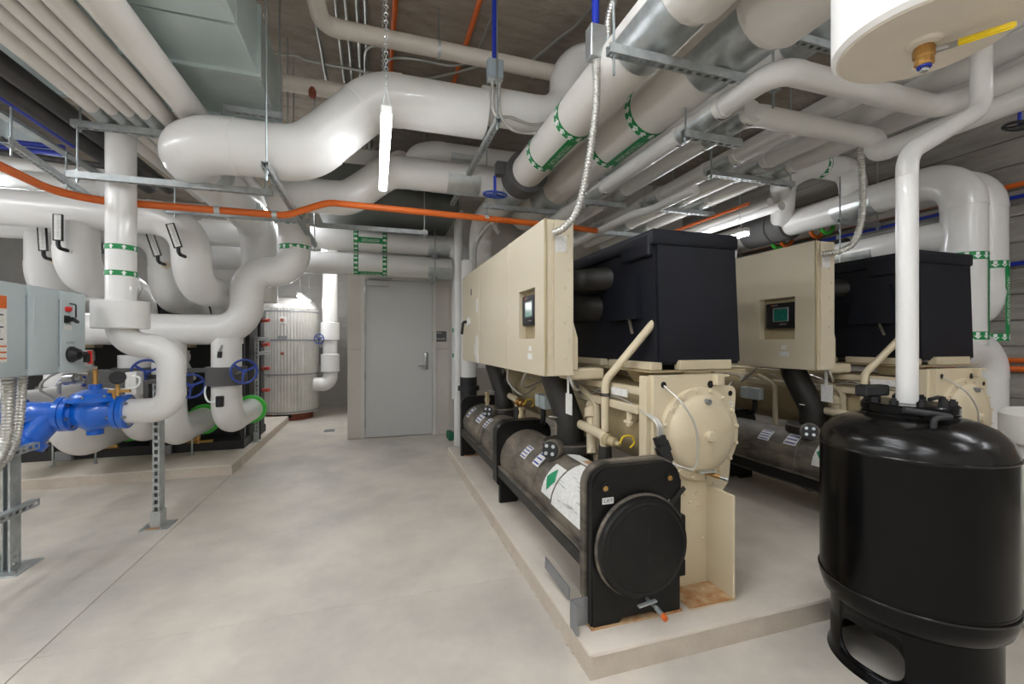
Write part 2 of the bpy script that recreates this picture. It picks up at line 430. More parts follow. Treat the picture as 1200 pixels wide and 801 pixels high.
# room sign
t = thing('room_sign', 'small dark grey room sign with white lettering on gypsum wall', 'sign')
c = P(515, 394, Y=YD - .006); bp_ = part('sign_plate', 'signgrey', t, box, c.x - .1, c.x + .1, YD - .01, YD - .0005, c.z - .075, c.z + .075, .003)
bm = NB(); text_on(bm, 'MECHANICAL', .028, flat((c.x - .02, YD - .0115, c.z + .05), (1, 0, 0), (0, 0, 1)), fit=.1)
text_on(bm, 'ELECTRICAL ROOM', .028, flat((c.x, YD - .0115, c.z - .035), (1, 0, 0), (0, 0, 1)), fit=.15); ob('lettering', bm, 'print', bp_)
# floor drain, low green pipe
t = thing('floor_drain', 'small square floor drain grate in concrete beside the door wall', 'drain')
c = P(386, 504.5, Z=0); part('drain_frame', 'sheet', t, box, c.x - .075, c.x + .075, c.y - .09, c.y + .09, .0, .006, .002)
for i in range(6): part('drain_bar', 'sheet', t, box, c.x - .06, c.x + .06, c.y - .075 + .027 * i, c.y - .06 + .027 * i, .006, .010)
t = thing('green_pipe_stub', 'dark green capped pipe lying at foot of gypsum wall', 'pipe stub')
bm = NB(); cyl(bm, (.98, 5.86, .055), (1.42, 5.86, .055), .04); cyl(bm, (.98, 5.95, .055), (1.42, 5.95, .055), .04); ob('pipe_body', bm, 'greenpipe', t)
bm = NB(); box(bm, .93, 1.0, 5.8, 6.01, .0, .105, .01); ob('pipe_cap', bm, 'greenpipe', t)

# housekeeping pads
PX0, PX1, PY0, PY1, PH = .80, XR - .05, 1.53, 5.06, .105
def pad(label, x0, x1, y0, y1, h):
    t = thing('concrete_pad', label, 'concrete pad')
    bm = NB(); box(bm, x0, x1, y0, y1, 0.0, h - .012); ob('pad_side', bm, 'padedge', t, 0)
    bm = NB(); box(bm, x0 - .002, x1 + .002, y0 - .002, y1 + .002, h - .03, h, .016, 2); ob('pad_top', bm, 'pad', t)
    bm = NB(); n = 140                              # crumbled grout at the foot of the pad
    for i in range(n):
        y = y0 + (y1 - y0) * (i + random.random()) / n; s = .002 + .006 * random.random() ** 2
        box(bm, (x0 if x0 > 0 else x1) - s, (x0 if x0 > 0 else x1) + s, y - s * 1.6, y + s * 1.6, 0, s * .8)
    q = ob('grout_crumbs', bm, 'padedge', t); q['kind'] = 'stuff'
    return t
pad('long pale concrete pad under the tan and black chillers', PX0, PX1, PY0, PY1, PH)
LPH = .105
pad('low concrete pad under the white piping and black modules', -5.4, -1.365, 4.98, 7.95, LPH)
# ================================================================== CHILLER
def label_on_shell(parent, s0, s1, th0, th1, m='paper', name='label', lines=0, lm='inkblue', X=1.095, Z=.45, r=.207):
    """sticker wrapped on the condenser shell: s along Y, th from straight up, + towards -X"""
    f = lambda s, th, e=0: Vector((X - math.sin(th) * (r + e), s, Z + math.cos(th) * (r + e)))
    bm = NB(); n = 6; g_ = [[bm.verts.new(f(s, th0 + (th1 - th0) * i / n, .0025)) for i in range(n + 1)] for s in (s0, s1)]
    for i in range(n): bm.faces.new((g_[0][i], g_[0][i + 1], g_[1][i + 1], g_[1][i]))
    o = ob(name, bm, m, parent)
    if lines:
        bm = NB()
        for k in range(lines):
            a = th0 + (th1 - th0) * (k + .3) / lines; b = th0 + (th1 - th0) * (k + .62) / lines; e = (s1 - s0) * .08
            bm.faces.new([bm.verts.new(f(*q, .004)) for q in ((s0 + e, a), (s0 + e, b), (s1 - e, b), (s1 - e, a))])
        ob('print_lines', bm, lm, o)
    return o, f

def make_chiller():
    t = thing('water_chiller', 'tan and black chiller beside the open floor, near black condenser head fully visible', 'chiller', 'water-cooled chillers on the pad')
    z0 = PH
    CX, CZ, CR = 1.095, .45, .207
    # ---- condenser
    sh = part('condenser_shell', 'shell', t, cyl, (CX, 1.72, CZ), (CX, 4.6, CZ), CR, None, 48)
    for y in (2.42, 3.75, 3.86): part('shell_seam', 'shell', sh, torus, (CX, y, CZ), (0, 1, 0), CR + .001, .007, 40, 6)
    bm = NB(); box(bm, CX - CR - .018, CX - CR + .03, 1.75, 4.58, CZ - .135, CZ - .06, .01); ob('shell_rail', bm, 'blackrubber', t)
    bm = NB(); box(bm, CX - CR - .02, CX - CR + .01, 1.75, 4.58, CZ - .06, CZ - .05, .003); ob('rail_cap', bm, 'shell', t)
    def sheet(y, th, w0, w1, top, cut=True):
        o = rrect(CX - w0, CX + w1, z0, top, (0, 0, .09, .09), 6)
        bm = NB()
        if cut:   # arch-shaped gap between the two feet
            o = [o[0], (CX - w0 + .14, z0), (CX - w0 + .14, z0 + .035), (CX + w1 - .13, z0 + .035), (CX + w1 - .13, z0)] + o[1:]
        prism(bm, o, y, y + th)
        bmesh.ops.bevel(bm, geom=[e for e in bm.edges if abs(e.verts[0].co.y - e.verts[1].co.y) < 1e-6], offset=.008, segments=2, affect='EDGES')
        return ob('tube_sheet', bm, 'blackrubber', t, 50)
    e1 = sheet(1.655, .10, .225, .225, .785)
    bm = NB()
    prism(bm, rrect(CX - .235, CX + .235, CZ - .25, .795, (.02, .02, .1, .1), 6), 1.70, 1.745); ob('sheet_rim', bm, 'shell', t)
    sheet(3.16, .05, .20, .2, .70); bm = NB(); prism(bm, rrect(CX - .235, CX + .2, CZ - .2, .725, (.03, .03, .1, .1), 6), 3.13, 3.24); ob('middle_rim', bm, 'blackrubber', t)
    sheet(4.58, .07, .225, .225, .74)
    # near head: dished black cover with a welt
    part('head_cover', 'blackrubber', t, lathe, [(.214, 0), (.214, .05), (.207, .062), (.17, .068), (.09, .076), (.0, .079)], (CX, 1.656, CZ - .005), (0, -1, 0), 48)
    part('head_welt', 'shell', t, torus, (CX, 1.632, CZ - .005), (0, -1, 0), .212, .011, 48, 8)
    part('inner_welt', 'blackrubber', t, torus, (CX + .004, 1.597, CZ - .005), (0, -1, 0), .188, .009, 44, 8)
    bm = NB(); obox(bm, (CX + .004, 1.581, CZ + .01), (0, 0, 1), .16, .006, .006); ob('cover_seam', bm, 'black', t)
    for (x, z) in ((CX - .16, .7), (CX + .165, .715), (CX - .012, CZ + .15)):
        bm = NB(); y = 1.653 if z > .65 else 1.592
        lathe(bm, [(.021, .0), (.021, .004), (.015, .004), (.013, -.01)], (x, y, z), (0, -1, 0), 16, caps=False); h = ob('lifting_hole', bm, 'black', t)
        bm = NB(); cyl(bm, (x, y + .004, z - .004), (x, y - .0025, z - .004), .012, n=12); ob('brass_plug', bm, 'brass', h)
    bm = NB(); box(bm, CX - .175, CX - .122, 1.651, 1.656, .63, .656); q = ob('lift_tag', bm, 'paper', t, 0)
    bm = NB(); text_on(bm, 'LIFT', .02, flat((CX - .148, 1.6498, .643), (1, 0, 0), (0, 0, 1)), fit=.042); ob('lettering', bm, 'ink', q)
    bm = NB(); cyl(bm, (CX, 1.59, .235), (CX, 1.52, .235), .008); cyl(bm, (CX, 1.525, .235), (CX, 1.48, .228), .011); v = ob('drain_valve', bm, 'steelrod', t)
    bm = NB(); obox(bm, (CX - .035, 1.535, .252), (1, 0, .12), .085, .016, .006); ob('valve_lever', bm, 'galv', v)
    bm = NB(); cyl(bm, (CX, 1.482, .228), (CX, 1.462, .224), .0115); ob('orange_cap', bm, 'orange', v)
    bm = NB(); obox(bm, (CX + .19, 1.648, .62), (.75, 0, .66), .13, .004, .022); ob('tape_strip', bm, 'blackpipe', t)
    bm = NB(); obox(bm, (CX + .14, 1.649, .60), (.75, 0, .66), .05, .003, .003); ob('wire_stub', bm, 'galv', t)
    bm = NB(); box(bm, CX + .226, CX + .262, 1.665, 1.70, .25, .53, .006); ob('side_box', bm, 'blackrubber', t)
    bm = NB(); box(bm, CX + .23, CX + .258, 1.66, 1.67, .33, .40); ob('side_plate', bm, 'tan', t)
    # shipping bracket and rusted base strip
    bm = NB(); box(bm, CX - .3, CX - .225, 1.69, 1.696, z0 + .005, z0 + .12); box(bm, CX - .306, CX - .3, 1.63, 1.696, z0 + .005, z0 + .12); ob('anchor_bracket', bm, 'sheet', t, 0)
    bm = NB(); obox(bm, (CX - .245, 1.98, z0 + .06), (.06, -1, -.1), .26, .006, .06); ob('loose_bracket', bm, 'sheet', t, 0)
    part('rusted_foot_plate', 'rust', t, box, CX - .228, CX + .228, 1.648, 1.76, z0, z0 + .008, smooth=0); part('rusted_foot_plate', 'rust', t, box, CX - .2, CX + .2, 4.57, 4.72, z0, z0 + .01, smooth=0)
    # stickers on the shell (angle measured from the top towards the aisle)
    o, f = label_on_shell(t, 1.80, 2.14, .15, 1.5, 'paper', 'wiring_label')
    bm = NB()
    for k in range(16):
        s = 1.83 + .28 * random.random(); a = .3 + 1.0 * random.random(); ls = .02 + .06 * random.random()
        bm.faces.new([bm.verts.new(f(*q, .0042)) for q in ((s, a), (s + ls, a), (s + ls, a + .012), (s, a + .012))])
    ob('print_lines', bm, 'sheet', o)
    o, f = label_on_shell(t, 2.155, 2.29, .55, 1.42, 'paper', 'gas_label')
    bm = NB(); g2 = []
    for i in range(9):
        a_ = .66 + .62 * i / 8; w2 = .055 * (1 - abs(i - 4) / 4) + .0005; g2.append([bm.verts.new(f(2.222 + s_ * w2, a_, .0045)) for s_ in (-1, 1)])
    for i in range(8): bm.faces.new((g2[i][0], g2[i][1], g2[i + 1][1], g2[i + 1][0]))
    ob('green_diamond', bm, 'greenmark', o)
    o, f = label_on_shell(t, 2.05, 2.36, -.28, .1, 'paper', 'warning_label')
    bm = NB(); bm.faces.new([bm.verts.new(f(*q, .0045)) for q in ((2.05, -.26), (2.2, -.26), (2.2, .02), (2.05, .02))]); ob('orange_field', bm, 'rust', o)
    label_on_shell(t, 2.44, 2.54, .35, .95, 'paper', 'instruction_label', 4)
    label_on_shell(t, 2.66, 2.76, .55, 1.0, 'paper', 'instruction_label', 4)
    label_on_shell(t, 3.72, 3.82, .5, 1.0, 'paper', 'instruction_label', 4)
    label_on_shell(t, 3.95, 4.12, .35, 1.0, 'paper', 'instruction_label', 4)
    label_on_shell(t, 4.4, 4.5, .5, 1.1, 'paper', 'instruction_label', 3)
    # risers, domes and sight glasses
    for (y, lean) in ((2.5, .0), (3.98, .0)):
        bm = NB(); lathe(bm, [(.15, -.08), (.15, .02), (.165, .03), (.165, .075), (.158, .085), (.0, .086)], (CX + .06, y, .62), (0, 0, 1), 32); d_ = ob('gas_dome', bm, 'blackpipe', t)
        bm = NB(); torus(bm, (CX + .06, y, .70), (0, 0, 1), .16, .007, 32, 6); ob('dome_welt', bm, 'shell', d_)
        bm = NB(); tube(bm, [(CX + .07, y, .69), (CX + .07, y, .82), (CX - .0, y + .1, 1.1), (CX - .0, y + .1, 1.3)], .085, .14, 20); rz = ob('riser_pipe', bm, 'blackpipe', t)
        bm = NB(); obox(bm, (CX - .055, y - .02, .86), (.6, .25, -.12), .06, .018, .006); ob('riser_tag', bm, 'paper', rz)
        bm = NB(); lathe(bm, [(.062, -.02), (.062, .05), (.057, .06), (.0, .061)], (CX - .07, y - .09, .675), (-.72, -.62, .2), 24); sg = ob('sight_glass', bm, 'shell', t)
        dv = Vector((-.72, -.62, .2)).normalized(); c0 = Vector((CX - .07, y - .09, .675)) + dv * .061
        bm = NB(); lathe(bm, [(.05, 0), (.05, .012), (.0, .013)], c0, dv, 24); ob('black_flange', bm, 'black', sg)
        x_, y_, _ = frame_of(dv); bm = NB()
        for k in range(4): cyl(bm, c0 + dv * .012 + (x_ * math.cos(PI / 4 + k * PI / 2) + y_ * math.sin(PI / 4 + k * PI / 2)) * .03, c0 + dv * .018 + (x_ * math.cos(PI / 4 + k * PI / 2) + y_ * math.sin(PI / 4 + k * PI / 2)) * .03, .011, n=8)
        ob('flange_bolts', bm, 'galv', sg)
    for y in (3.3, 4.42):
        bm = NB(); cyl(bm, (CX + .02, y, .64), (CX + .02, y, .78), .022); cyl(bm, (CX + .02, y, .70), (CX + .02, y, .74), .03, n=6); cyl(bm, (CX + .02, y, .78), (CX + .02, y, .80), .028, n=6); ob('relief_valve', bm, 'tandark', t)
    # angle valve with rubber sleeve and yellow hook
    for y, sc in ((2.1, 1), (3.62, .8)):
        vx = CX + .09
        bm = NB(); cyl(bm, (vx, y, .62), (vx, y, .76), .042, .034, 18); ob('rubber_sleeve', bm, 'blackpipe', t)
        bm = NB(); tube(bm, [(vx, y, .74), (vx, y, .81), (vx + .02, y + .5 * sc, .82), (vx + .24, y + .66 * sc, .62)], .027, .05); va = ob('liquid_line', bm, 'tan', t)
        bm = NB(); lathe(bm, [(.035, 0), (.035, .03), (.026, .035), (.026, .07), (.014, .075), (.012, .1)], (vx, y - .0, .795), (.35, -.9, -.1), 16); ob('valve_bonnet', bm, 'brass' if sc < 1 else 'tandark', va)
        bm = NB(); sweep(bm, spline([(vx + .03, y - .1, .79), (vx + .05, y - .1, .825), (vx + .1, y - .1, .825), (vx + .115, y - .1, .79), (vx + .09, y - .1, .765)]), .0045, 6); ob('yellow_hook', bm, 'yellow', va)
    # ---- evaporator
    EX, EZ = 1.55, .862
    ev = part('evaporator_shell', 'tandark', t, cyl, (EX, 1.88, EZ), (EX, 4.6, EZ), .235, None, 44)
    oy = 1.815
    bm = NB()
    o = [(1.29, .60), (1.36, .55), (1.36, z0), (1.61, z0), (1.61, .55), (1.70, .555), (1.74, .60), (1.785, 1.03)]
    o += [(1.785 - .035 + .035 * math.cos(a), 1.06 + .035 * math.sin(a)) for a in (0, .5, 1.0, 1.57)] + [(1.715, 1.095), (1.715, 1.155), (1.29, 1.155)]
    prism(bm, o, oy, oy + .045); es = ob('evaporator_tube_sheet', bm, 'tan', t, 30)
    prism_far = NB(); prism(prism_far, rrect(1.29, 1.76, z0, 1.14, (0, 0, .05, .05)), 4.55, 4.6); ob('evaporator_tube_sheet', prism_far, 'tan', t, 30)
    for (x, z, r) in ((1.345, 1.11, .02), (1.625, 1.105, .024), (1.75, 1.055, .018)):
        bm = NB(); lathe(bm, [(r, .002), (r * .82, .002), (r * .8, -.012)], (x, oy, z), (0, -1, 0), 20, caps=False); h_ = ob('lifting_hole', bm, 'tan', es)
        bm = NB(); cyl(bm, (x, oy + .01, z), (x, oy - .001, z), r * .8, n=20); ob('hole_bore', bm, 'black', h_)
    bm = NB(); box(bm, 1.64, 1.675, oy - .03, oy + .02, 1.10, 1.155, .004); box(bm, 1.668, 1.715, oy - .03, oy - .02, 1.145, 1.155); ob('sheet_bracket', bm, 'tan', es)
    bm = NB(); box(bm, 1.715, 1.765, oy - .002, oy, .985, 1.01); q = ob('lift_tag', bm, 'paper', es, 0)
    bm = NB(); text_on(bm, 'LIFT', .018, flat((1.74, oy - .003, .997), (1, 0, 0), (0, 0, 1)), fit=.038); ob('lettering', bm, 'ink', q)
    hd = part('water_head', 'tan', t, lathe, [(.232, 0), (.232, .02), (.228, .024), (.206, .025), (.196, .028), (.188, .042), (.16, .058), (.11, .07), (.05, .076), (.0, .077)], (EX, oy, EZ), (0, -1, 0), 56)
    def domey(r):
        pr = [(.0, .077), (.05, .076), (.11, .07), (.16, .058), (.188, .042), (.206, .025)]
        for (a, ha), (b, hb) in zip(pr, pr[1:]):
            if r <= b: return ha + (hb - ha) * (r - a) / (b - a)
        return .025
    for k in range(16):
        a = 2 * PI * (k + .35) / 16; c0 = Vector((EX + .217 * math.cos(a), oy - .024, EZ + .217 * math.sin(a)))
        bm = NB(); lathe(bm, [(.0115, 0), (.0115, .008), (.009, .012), (0, .012)], c0, (0, -1, 0), 6); ob('head_bolt', bm, 'tan', hd, 20)
    bm = NB(); lathe(bm, [(.027, 0), (.026, .02), (.022, .026), (.0, .027)], (EX, oy - .074, EZ), (0, -1, 0), 20); ob('centre_boss', bm, 'tan', hd)
    bm = NB(); cyl(bm, (EX + .005, oy - .04, EZ + .165), (EX + .005, oy - .075, EZ + .165), .014, n=8); vp = ob('vent_plug', bm, 'sheet', hd)
    on_dome = lambda cx, cz: (lambda a, b: Vector((EX + cx + a, oy - domey(min(.2, math.hypot(cx + a, cz + b))) - .003, EZ + cz + b)))
    bm = NB(); text_on(bm, 'TRANE', .036, on_dome(-.105, -.02), fit=.12); text_on(bm, 'TRANE', .03, on_dome(.095, .012), fit=.07); ob('cast_lettering', bm, 'tan', hd)
    bm = NB(); cyl(bm, (EX + .0, oy - .03, EZ - .185), (EX + .02, oy - .08, EZ - .19), .009); cyl(bm, (EX + .02, oy - .075, EZ - .189), (EX + .034, oy - .11, EZ - .193), .0105); dv2 = ob('drain_valve', bm, 'brass', hd); bm = NB(); cyl(bm, (EX + .034, oy - .11, EZ - .193), (EX + .05, oy - .145, EZ - .198), .009); ob('valve_tip', bm, 'chrome', dv2)
    bm = NB(); obox(bm, (EX - .012, oy - .075, EZ - .173), (1, -.2, .05), .08, .02, .006); ob('valve_lever', bm, 'galv', dv2)
    # support foot: web, flange and rusted base
    bm = NB(); box(bm, 1.60, 1.613, 1.64, oy, z0, .60, .003); box(bm, 1.36, 1.61, 1.64, oy, z0, z0 + .012); ob('support_foot', bm, 'tan', t, 0)
    bm = NB(); box(bm, 1.355, 1.615, 1.636, 1.80, z0 + .012, z0 + .015); ob('rusted_foot_plate', bm, 'rust', t, 0)
    bm = NB()
    for (x, z) in ((1.42, .5), (1.43, .43), (1.45, .3), (1.5, .52), (1.55, .5), (1.58, .33), (1.47, .56), (1.54, .56), (1.64, .6), (1.31, .7)): lathe(bm, [(.008, 0), (.006, .006), (0, .007)], (x, oy, z), (0, -1, 0), 8)
    ob('rivets', bm, 'tan', es)
    # side shelf rails, frame channel and tubing
    bm = NB(); box(bm, 1.27, 1.30, 1.86, 4.5, 1.05, 1.09, .004); ob('upper_rail', bm, 'tan', t, 0)
    bm = NB(); box(bm, 1.25, 1.29, 1.9, 3.2, .955, 1.0, .006); ob('wire_tray', bm, 'tan', t, 0)
    bm = NB(); box(bm, 1.258, 1.262, 2.0, 2.16, 1.03, 1.07); q = ob('frame_sticker', bm, 'paper', t, 0)
    bm = NB(); box(bm, 1.262, 1.30, 1.84, 1.9, .4, 1.15, .004); ob('corner_post', bm, 'tan', t, 0)
    for (y, x) in ((2.35, 1.30), (2.9, 1.29)):
        bm = NB(); tube(bm, [(x - .03, y, .60), (x - .03, y, .96), (x - .06, y + .15, 1.03)], .02, .06, 10); ob('oil_tube', bm, 'tan', t)
    bm = NB(); tube(bm, [(1.23, 2.18, .82), (1.23, 2.18, 1.1), (1.43, 2.02, 1.42), (1.46, 2.02, 1.43)], .022, .08, 12); l1 = ob('oil_line', bm, 'tan', t)
    bm = NB(); torus(bm, (1.23, 2.18, 1.03), (0, 0, 1), .024, .004, 14, 6); torus(bm, (1.23, 2.18, 1.02), (0, 0, 1), .024, .004, 14, 6); ob('line_clamp', bm, 'rubber', l1)
    bm = NB(); cyl(bm, (1.22, 2.32, .66), (1.27, 2.42, .92), .03); cyl(bm, (1.25, 2.39, .86), (1.26, 2.41, .91), .04); cyl(bm, (1.26, 2.41, .93), (1.36, 2.5, .96), .032); ob('oil_filter', bm, 'tan', t)
    bm = NB(); cyl(bm, (1.33, 2.0, .93), (1.27, 2.0, .93), .024); cyl(bm, (1.27, 2.0, .88), (1.27, 2.0, .98), .014); cyl(bm, (1.265, 1.97, .9), (1.265, 2.03, .9), .01); ob('service_valve', bm, 'tan', t)
    bm = NB()
    for k in range(7):
        y = 1.95 + .22 * k; sweep(bm, spline([(1.262, y, 1.0), (1.25, y + .1, 1.02 + .03 * math.sin(k * 2.1)), (1.258, y + .22, 1.0 + .02 * math.cos(k)), (1.25, y + .42, 1.03)]), .005, 6)
    ob('wire_bundle', bm, 'flex', t)
    for k in range(3): part('sensor_cable', 'flex', t, sweep, spline([(1.27, 1.94 - .005 * k, .99), (1.262 + .012 * k, 1.85, .97), (1.28 + .012 * k, 1.78, .93), (1.28 + .012 * k, 1.765, .86)]), .005, 6)
    bm = NB(); sweep(bm, spline([(1.345, 1.81, 1.105), (1.38, 1.72, 1.03), (1.43, 1.69, .92), (1.44, 1.69, .8), (1.42, 1.69, .73), (1.37, 1.70, .735), (1.33, 1.73, .75)]), .0045, 6); ob('sensor_cable', bm, 'flex', t); bm = NB()
    sweep(bm, spline([(1.32, 1.75, .72), (1.31, 1.76, .64), (1.27, 1.76, .6)]), .0045, 6); ob('sensor_cable', bm, 'flex', t)
    bm = NB()
    for k in range(5): obox(bm, (1.285 + .01 * (k % 2), 1.755 - .008 * k, .85 - .022 * k), (.3, -.2, -1), .05, .05, .035)
    obox(bm, (1.315, 1.735, .745), (.3, 0, -1), .07, .02, .02); ob('cable_splice', bm, 'black', t, 20)
    bm = NB(); obox(bm, (1.24, 1.75, .735), (1, -.1, .12), .1, .018, .01); ob('yellow_tag', bm, 'yellow', t)
    # ---- compressor enclosure
    BX0, BX1, BY0, BY1, BZ0, BZ1 = 1.42, 1.98, 1.97, 3.4, 1.2, 1.91
    bm = NB(); prism(bm, [(BX0 + .01, BZ0), (BX1, BZ0), (BX1 - .035, BZ1 - .06), (BX0 - .012, BZ1 - .06)], BY0, BY1)
    bmesh.ops.bevel(bm, geom=bm.edges[:], offset=.012, segments=2, affect='EDGES'); bx_ = ob('compressor_cover', bm, 'blackfoam', t, 30)
    bm = NB(); box(bm, BX0 - .035, BX1 - .03, BY0 - .012, BY1, BZ1 - .075, BZ1 + .01, .016, 2); ob('cover_lid', bm, 'blackfoam', t)
    bm = NB(); box(bm, BX0 - .04, BX0 + .0, BY0 + .02, BY0 + .3, BZ1 - .13, BZ1 - .01, .008); ob('lid_flap', bm, 'blackfoam', t)
    bm = NB(); prism(bm, [(2.1, BZ0 + .25), (2.4, BZ0 + .25), (2.32, BZ1 - .2), (2.12, BZ1 - .2)], BX0 - .045, BX0 + .02, 'yz'); ob('motor_cover', bm, 'blackfoam', t, 0)
    bm = NB(); obox(bm, (BX0 - .03, 2.22, 1.53), (0, .35, .9), .35, .012, .012); ob('cover_seam', bm, 'shell', t)
    for (x0, x1) in ((BX0 - .0, BX0 + .0),):
        bm = NB(); box(bm, BX0 - .03, BX0 + .04, BY0 + .01, BY0 + .45, BZ0 - .03, BZ0 + .012, .003); box(bm, BX0 - .03, BX0 + .04, BY0 + .55, BY1, BZ0 - .03, BZ0 + .012, .003); ob('base_rail', bm, 'tan', t, 0)
    bm = NB(); box(bm, BX0 + .13, BX1 - .09, BY0 - .022, BY0 + .03, BZ0 - .03, BZ0 + .022, .003); ob('base_rail', bm, 'tan', t, 0)
    bm = NB(); box(bm, BX0 - .05, BX1 + .01, BY0 - .015, BY1, BZ0 - .042, BZ0 - .032); ob('base_tray', bm, 'tandark', t, 0)
    for y in (2.1, 2.6, 3.1):
        bm = NB(); prism(bm, [(BX0 - .03, BZ0 - .042), (BX0 + .3, BZ0 - .042), (BX0 + .22, 1.09), (BX0 + .02, 1.09)], y, y + .12); ob('mounting_foot', bm, 'tandark', t, 0)
    bm = NB(); tube(bm, [(1.06, 2.62, 1.70), (1.30, 2.62, 1.72), (1.62, 2.30, 1.73)], .078, .16, 18); sp_ = ob('suction_elbow', bm, 'blackpipe', t)
    bm = NB(); torus(bm, (1.33, 2.60, 1.72), (1, -.5, 0), .08, .005, 20, 6); ob('elbow_seam', bm, 'blackrubber', sp_)
    bm = NB(); tube(bm, [(1.06, 2.95, 1.80), (1.34, 2.95, 1.81), (1.55, 2.9, 1.81)], .05, .1, 16); ob('suction_pipe', bm, 'shell', t)
    bm = NB(); tube(bm, [(1.06, 2.8, 1.55), (1.3, 2.8, 1.55), (1.5, 2.6, 1.55)], .1, .16, 18); ob('motor_pipe', bm, 'blackpipe', t)
    # ---- control panel
    AX, BXp, AY, BY = .945, 1.08, 2.27, 4.67; AZ, BZ = 1.128, 2.01
    bm = NB(); box(bm, AX + .012, BXp, AY, BY, AZ, BZ, .004); pn = ob('control_cabinet', bm, 'tanpanel', t, 0)
    DY = [AY + .006, 2.985, 3.88, BY - .004]
    # front door with display recess cut out
    y0, y1 = DY[0], DY[1] - .006; ry0, ry1, rz0, rz1 = 2.42, 2.72, 1.34, 1.645
    bm = NB()
    for (a, b, c_, d_) in ((y0, y1, AZ, rz0), (y0, y1, rz1, BZ), (y0, ry0, rz0, rz1), (ry1, y1, rz0, rz1)): box(bm, AX - .045, AX + .012, a, b, c_, d_)
    bmesh.ops.remove_doubles(bm, verts=bm.verts[:], dist=1e-5)
    d1 = ob('cabinet_door', bm, 'tanpanel', t, 0)
    for i in (1, 2): part('cabinet_door', 'tanpanel', t, box, AX - .045, AX + .012, DY[i] + .004, DY[i + 1] - .006, AZ - .0, BZ, .003, smooth=0)
    bm = NB(); box(bm, AX + .004, AX + .013, ry0 - .01, ry1 + .01, rz0 - .01, rz1 + .01); ob('recess_back', bm, 'tandark', d1, 0)
    bm = NB(); box(bm, AX - .04, AX + .01, ry0 + .004, ry1 - .045, 1.42, 1.61, .012, 2); dp = ob('display_unit', bm, 'black', d1)
    bm = NB(); box(bm, AX - .044, AX - .038, ry0 + .055, ry1 - .115, 1.47, 1.575, .004); ob('bezel', bm, 'sheet', dp)
    bm = NB(); box(bm, AX - .046, AX - .043, ry0 + .06, ry1 - .128, 1.475, 1.563); ob('display_screen', bm, 'screen', dp, 0)
    bm = NB(); cyl(bm, (AX - .04, ry1 - .105, 1.592), (AX - .042, ry1 - .105, 1.592), .007); ob('red_emblem', bm, 'orange', dp)
    bm = NB(); text_on(bm, 'TRANE', .014, flat((AX - .0415, ry1 - .135, 1.592), (0, -1, 0), (0, 0, 1)), fit=.04); text_on(bm, 'ADAPTIVIEW', .012, flat((AX - .0415, ry0 + .1, 1.45), (0, -1, 0), (0, 0, 1)), fit=.06); ob('lettering', bm, 'paper', dp)
    for (ya, yb, za, zb) in ((2.49, 2.53, 1.265, 1.295), (2.47, 2.545, 1.215, 1.25)): part('door_sticker', 'paper', d1, box, AX - .047, AX - .044, ya, yb, za, zb, smooth=0)
    for (ya, yb, za, zb) in ((3.93, 4.02, 1.15, 1.38), (4.06, 4.1, 1.2, 1.3), (3.9, 3.96, 1.13, 1.19), (3.93, 4.0, 1.6, 1.72)): part('warning_sticker', 'paper', t, box, AX - .047, AX - .044, ya, yb, za, zb, smooth=0)
    bm = NB(); box(bm, AX - .047, AX - .044, 4.2, 4.24, 1.78, 1.84); ob('nameplate', bm, 'ink', t, 0)
    bm = NB(); lathe(bm, [(.045, 0), (.045, .02), (.03, .03), (.0, .031)], (AX - .044, 4.3, 1.52), (-1, 0, 0), 20); hb = ob('disconnect_base', bm, 'paper', t)
    bm = NB(); tube(bm, [(AX - .07, 4.3, 1.52), (AX - .11, 4.3, 1.52), (AX - .115, 4.34, 1.40)], .014, .02, 8); ob('disconnect_handle', bm, 'black', hb)
    bm = NB(); box(bm, AX - .043, AX - .03, AY - .006, AY + .002, AZ, BZ + .002, .002); ob('hinge_strip', bm, 'tandark', t, 0)
    for k in range(9): part('hinge_knuckle', 'tan', t, cyl, (AX + .004, AY - .004, AZ + .06 + k * .093), (AX + .004, AY - .004, AZ + .13 + k * .093), .0045, None, 8)
    for k in range(8):
        z = AZ + .1 + k * .1; part('bolt_head', 'tanpanel', t, lathe, [(.01, 0), (.008, .004), (0, .005)], (AX + .085 + .018 * (k % 2), AY, z), (0, -1, 0), 10)
    part('cabinet_sticker', 'paper', t, box, AX + .02, AX + .09, AY - .002, AY, 1.83, 1.92, smooth=0)
    bm = NB(); prism(bm, [(BXp, 1.16), (BXp + .035, 1.16), (BXp + .035, 1.34), (BXp, 1.46)], AY + .02, AY + .05); ob('cabinet_gusset', bm, 'tan', t, 0)
    bm = NB(); box(bm, BXp - .01, BXp + .22, AY + .04, AY + .2, 1.10, 1.165, .01); ob('cabinet_arm', bm, 'tan', t)
    # loose cables and tags under the cabinet
    bm = NB(); sweep(bm, spline([(1.06, 2.3, 1.13), (1.10, 2.3, 1.05), (1.18, 2.4, 1.04), (1.24, 2.6, 1.07)]), .009, 8); ob('power_cable', bm, 'flex', t); bm = NB(); sweep(bm, spline([(.98, 2.8, 1.13), (1.0, 2.95, 1.02), (1.1, 3.1, .98), (1.25, 3.2, 1.02)]), .009, 8); ob('power_cable', bm, 'flex', t); bm = NB()
    sweep(bm, spline([(1.0, 3.3, 1.13), (1.02, 3.35, 1.0), (1.12, 3.3, .9), (1.25, 3.35, .95)]), .009, 8); ob('power_cable', bm, 'flex', t)
    bm = NB(); box(bm, 1.07, 1.075, 2.28, 2.36, .90, 1.02); box(bm, 1.065, 1.07, 2.31, 2.33, 1.02, 1.13); ob('paper_tag', bm, 'paper', t, 0)
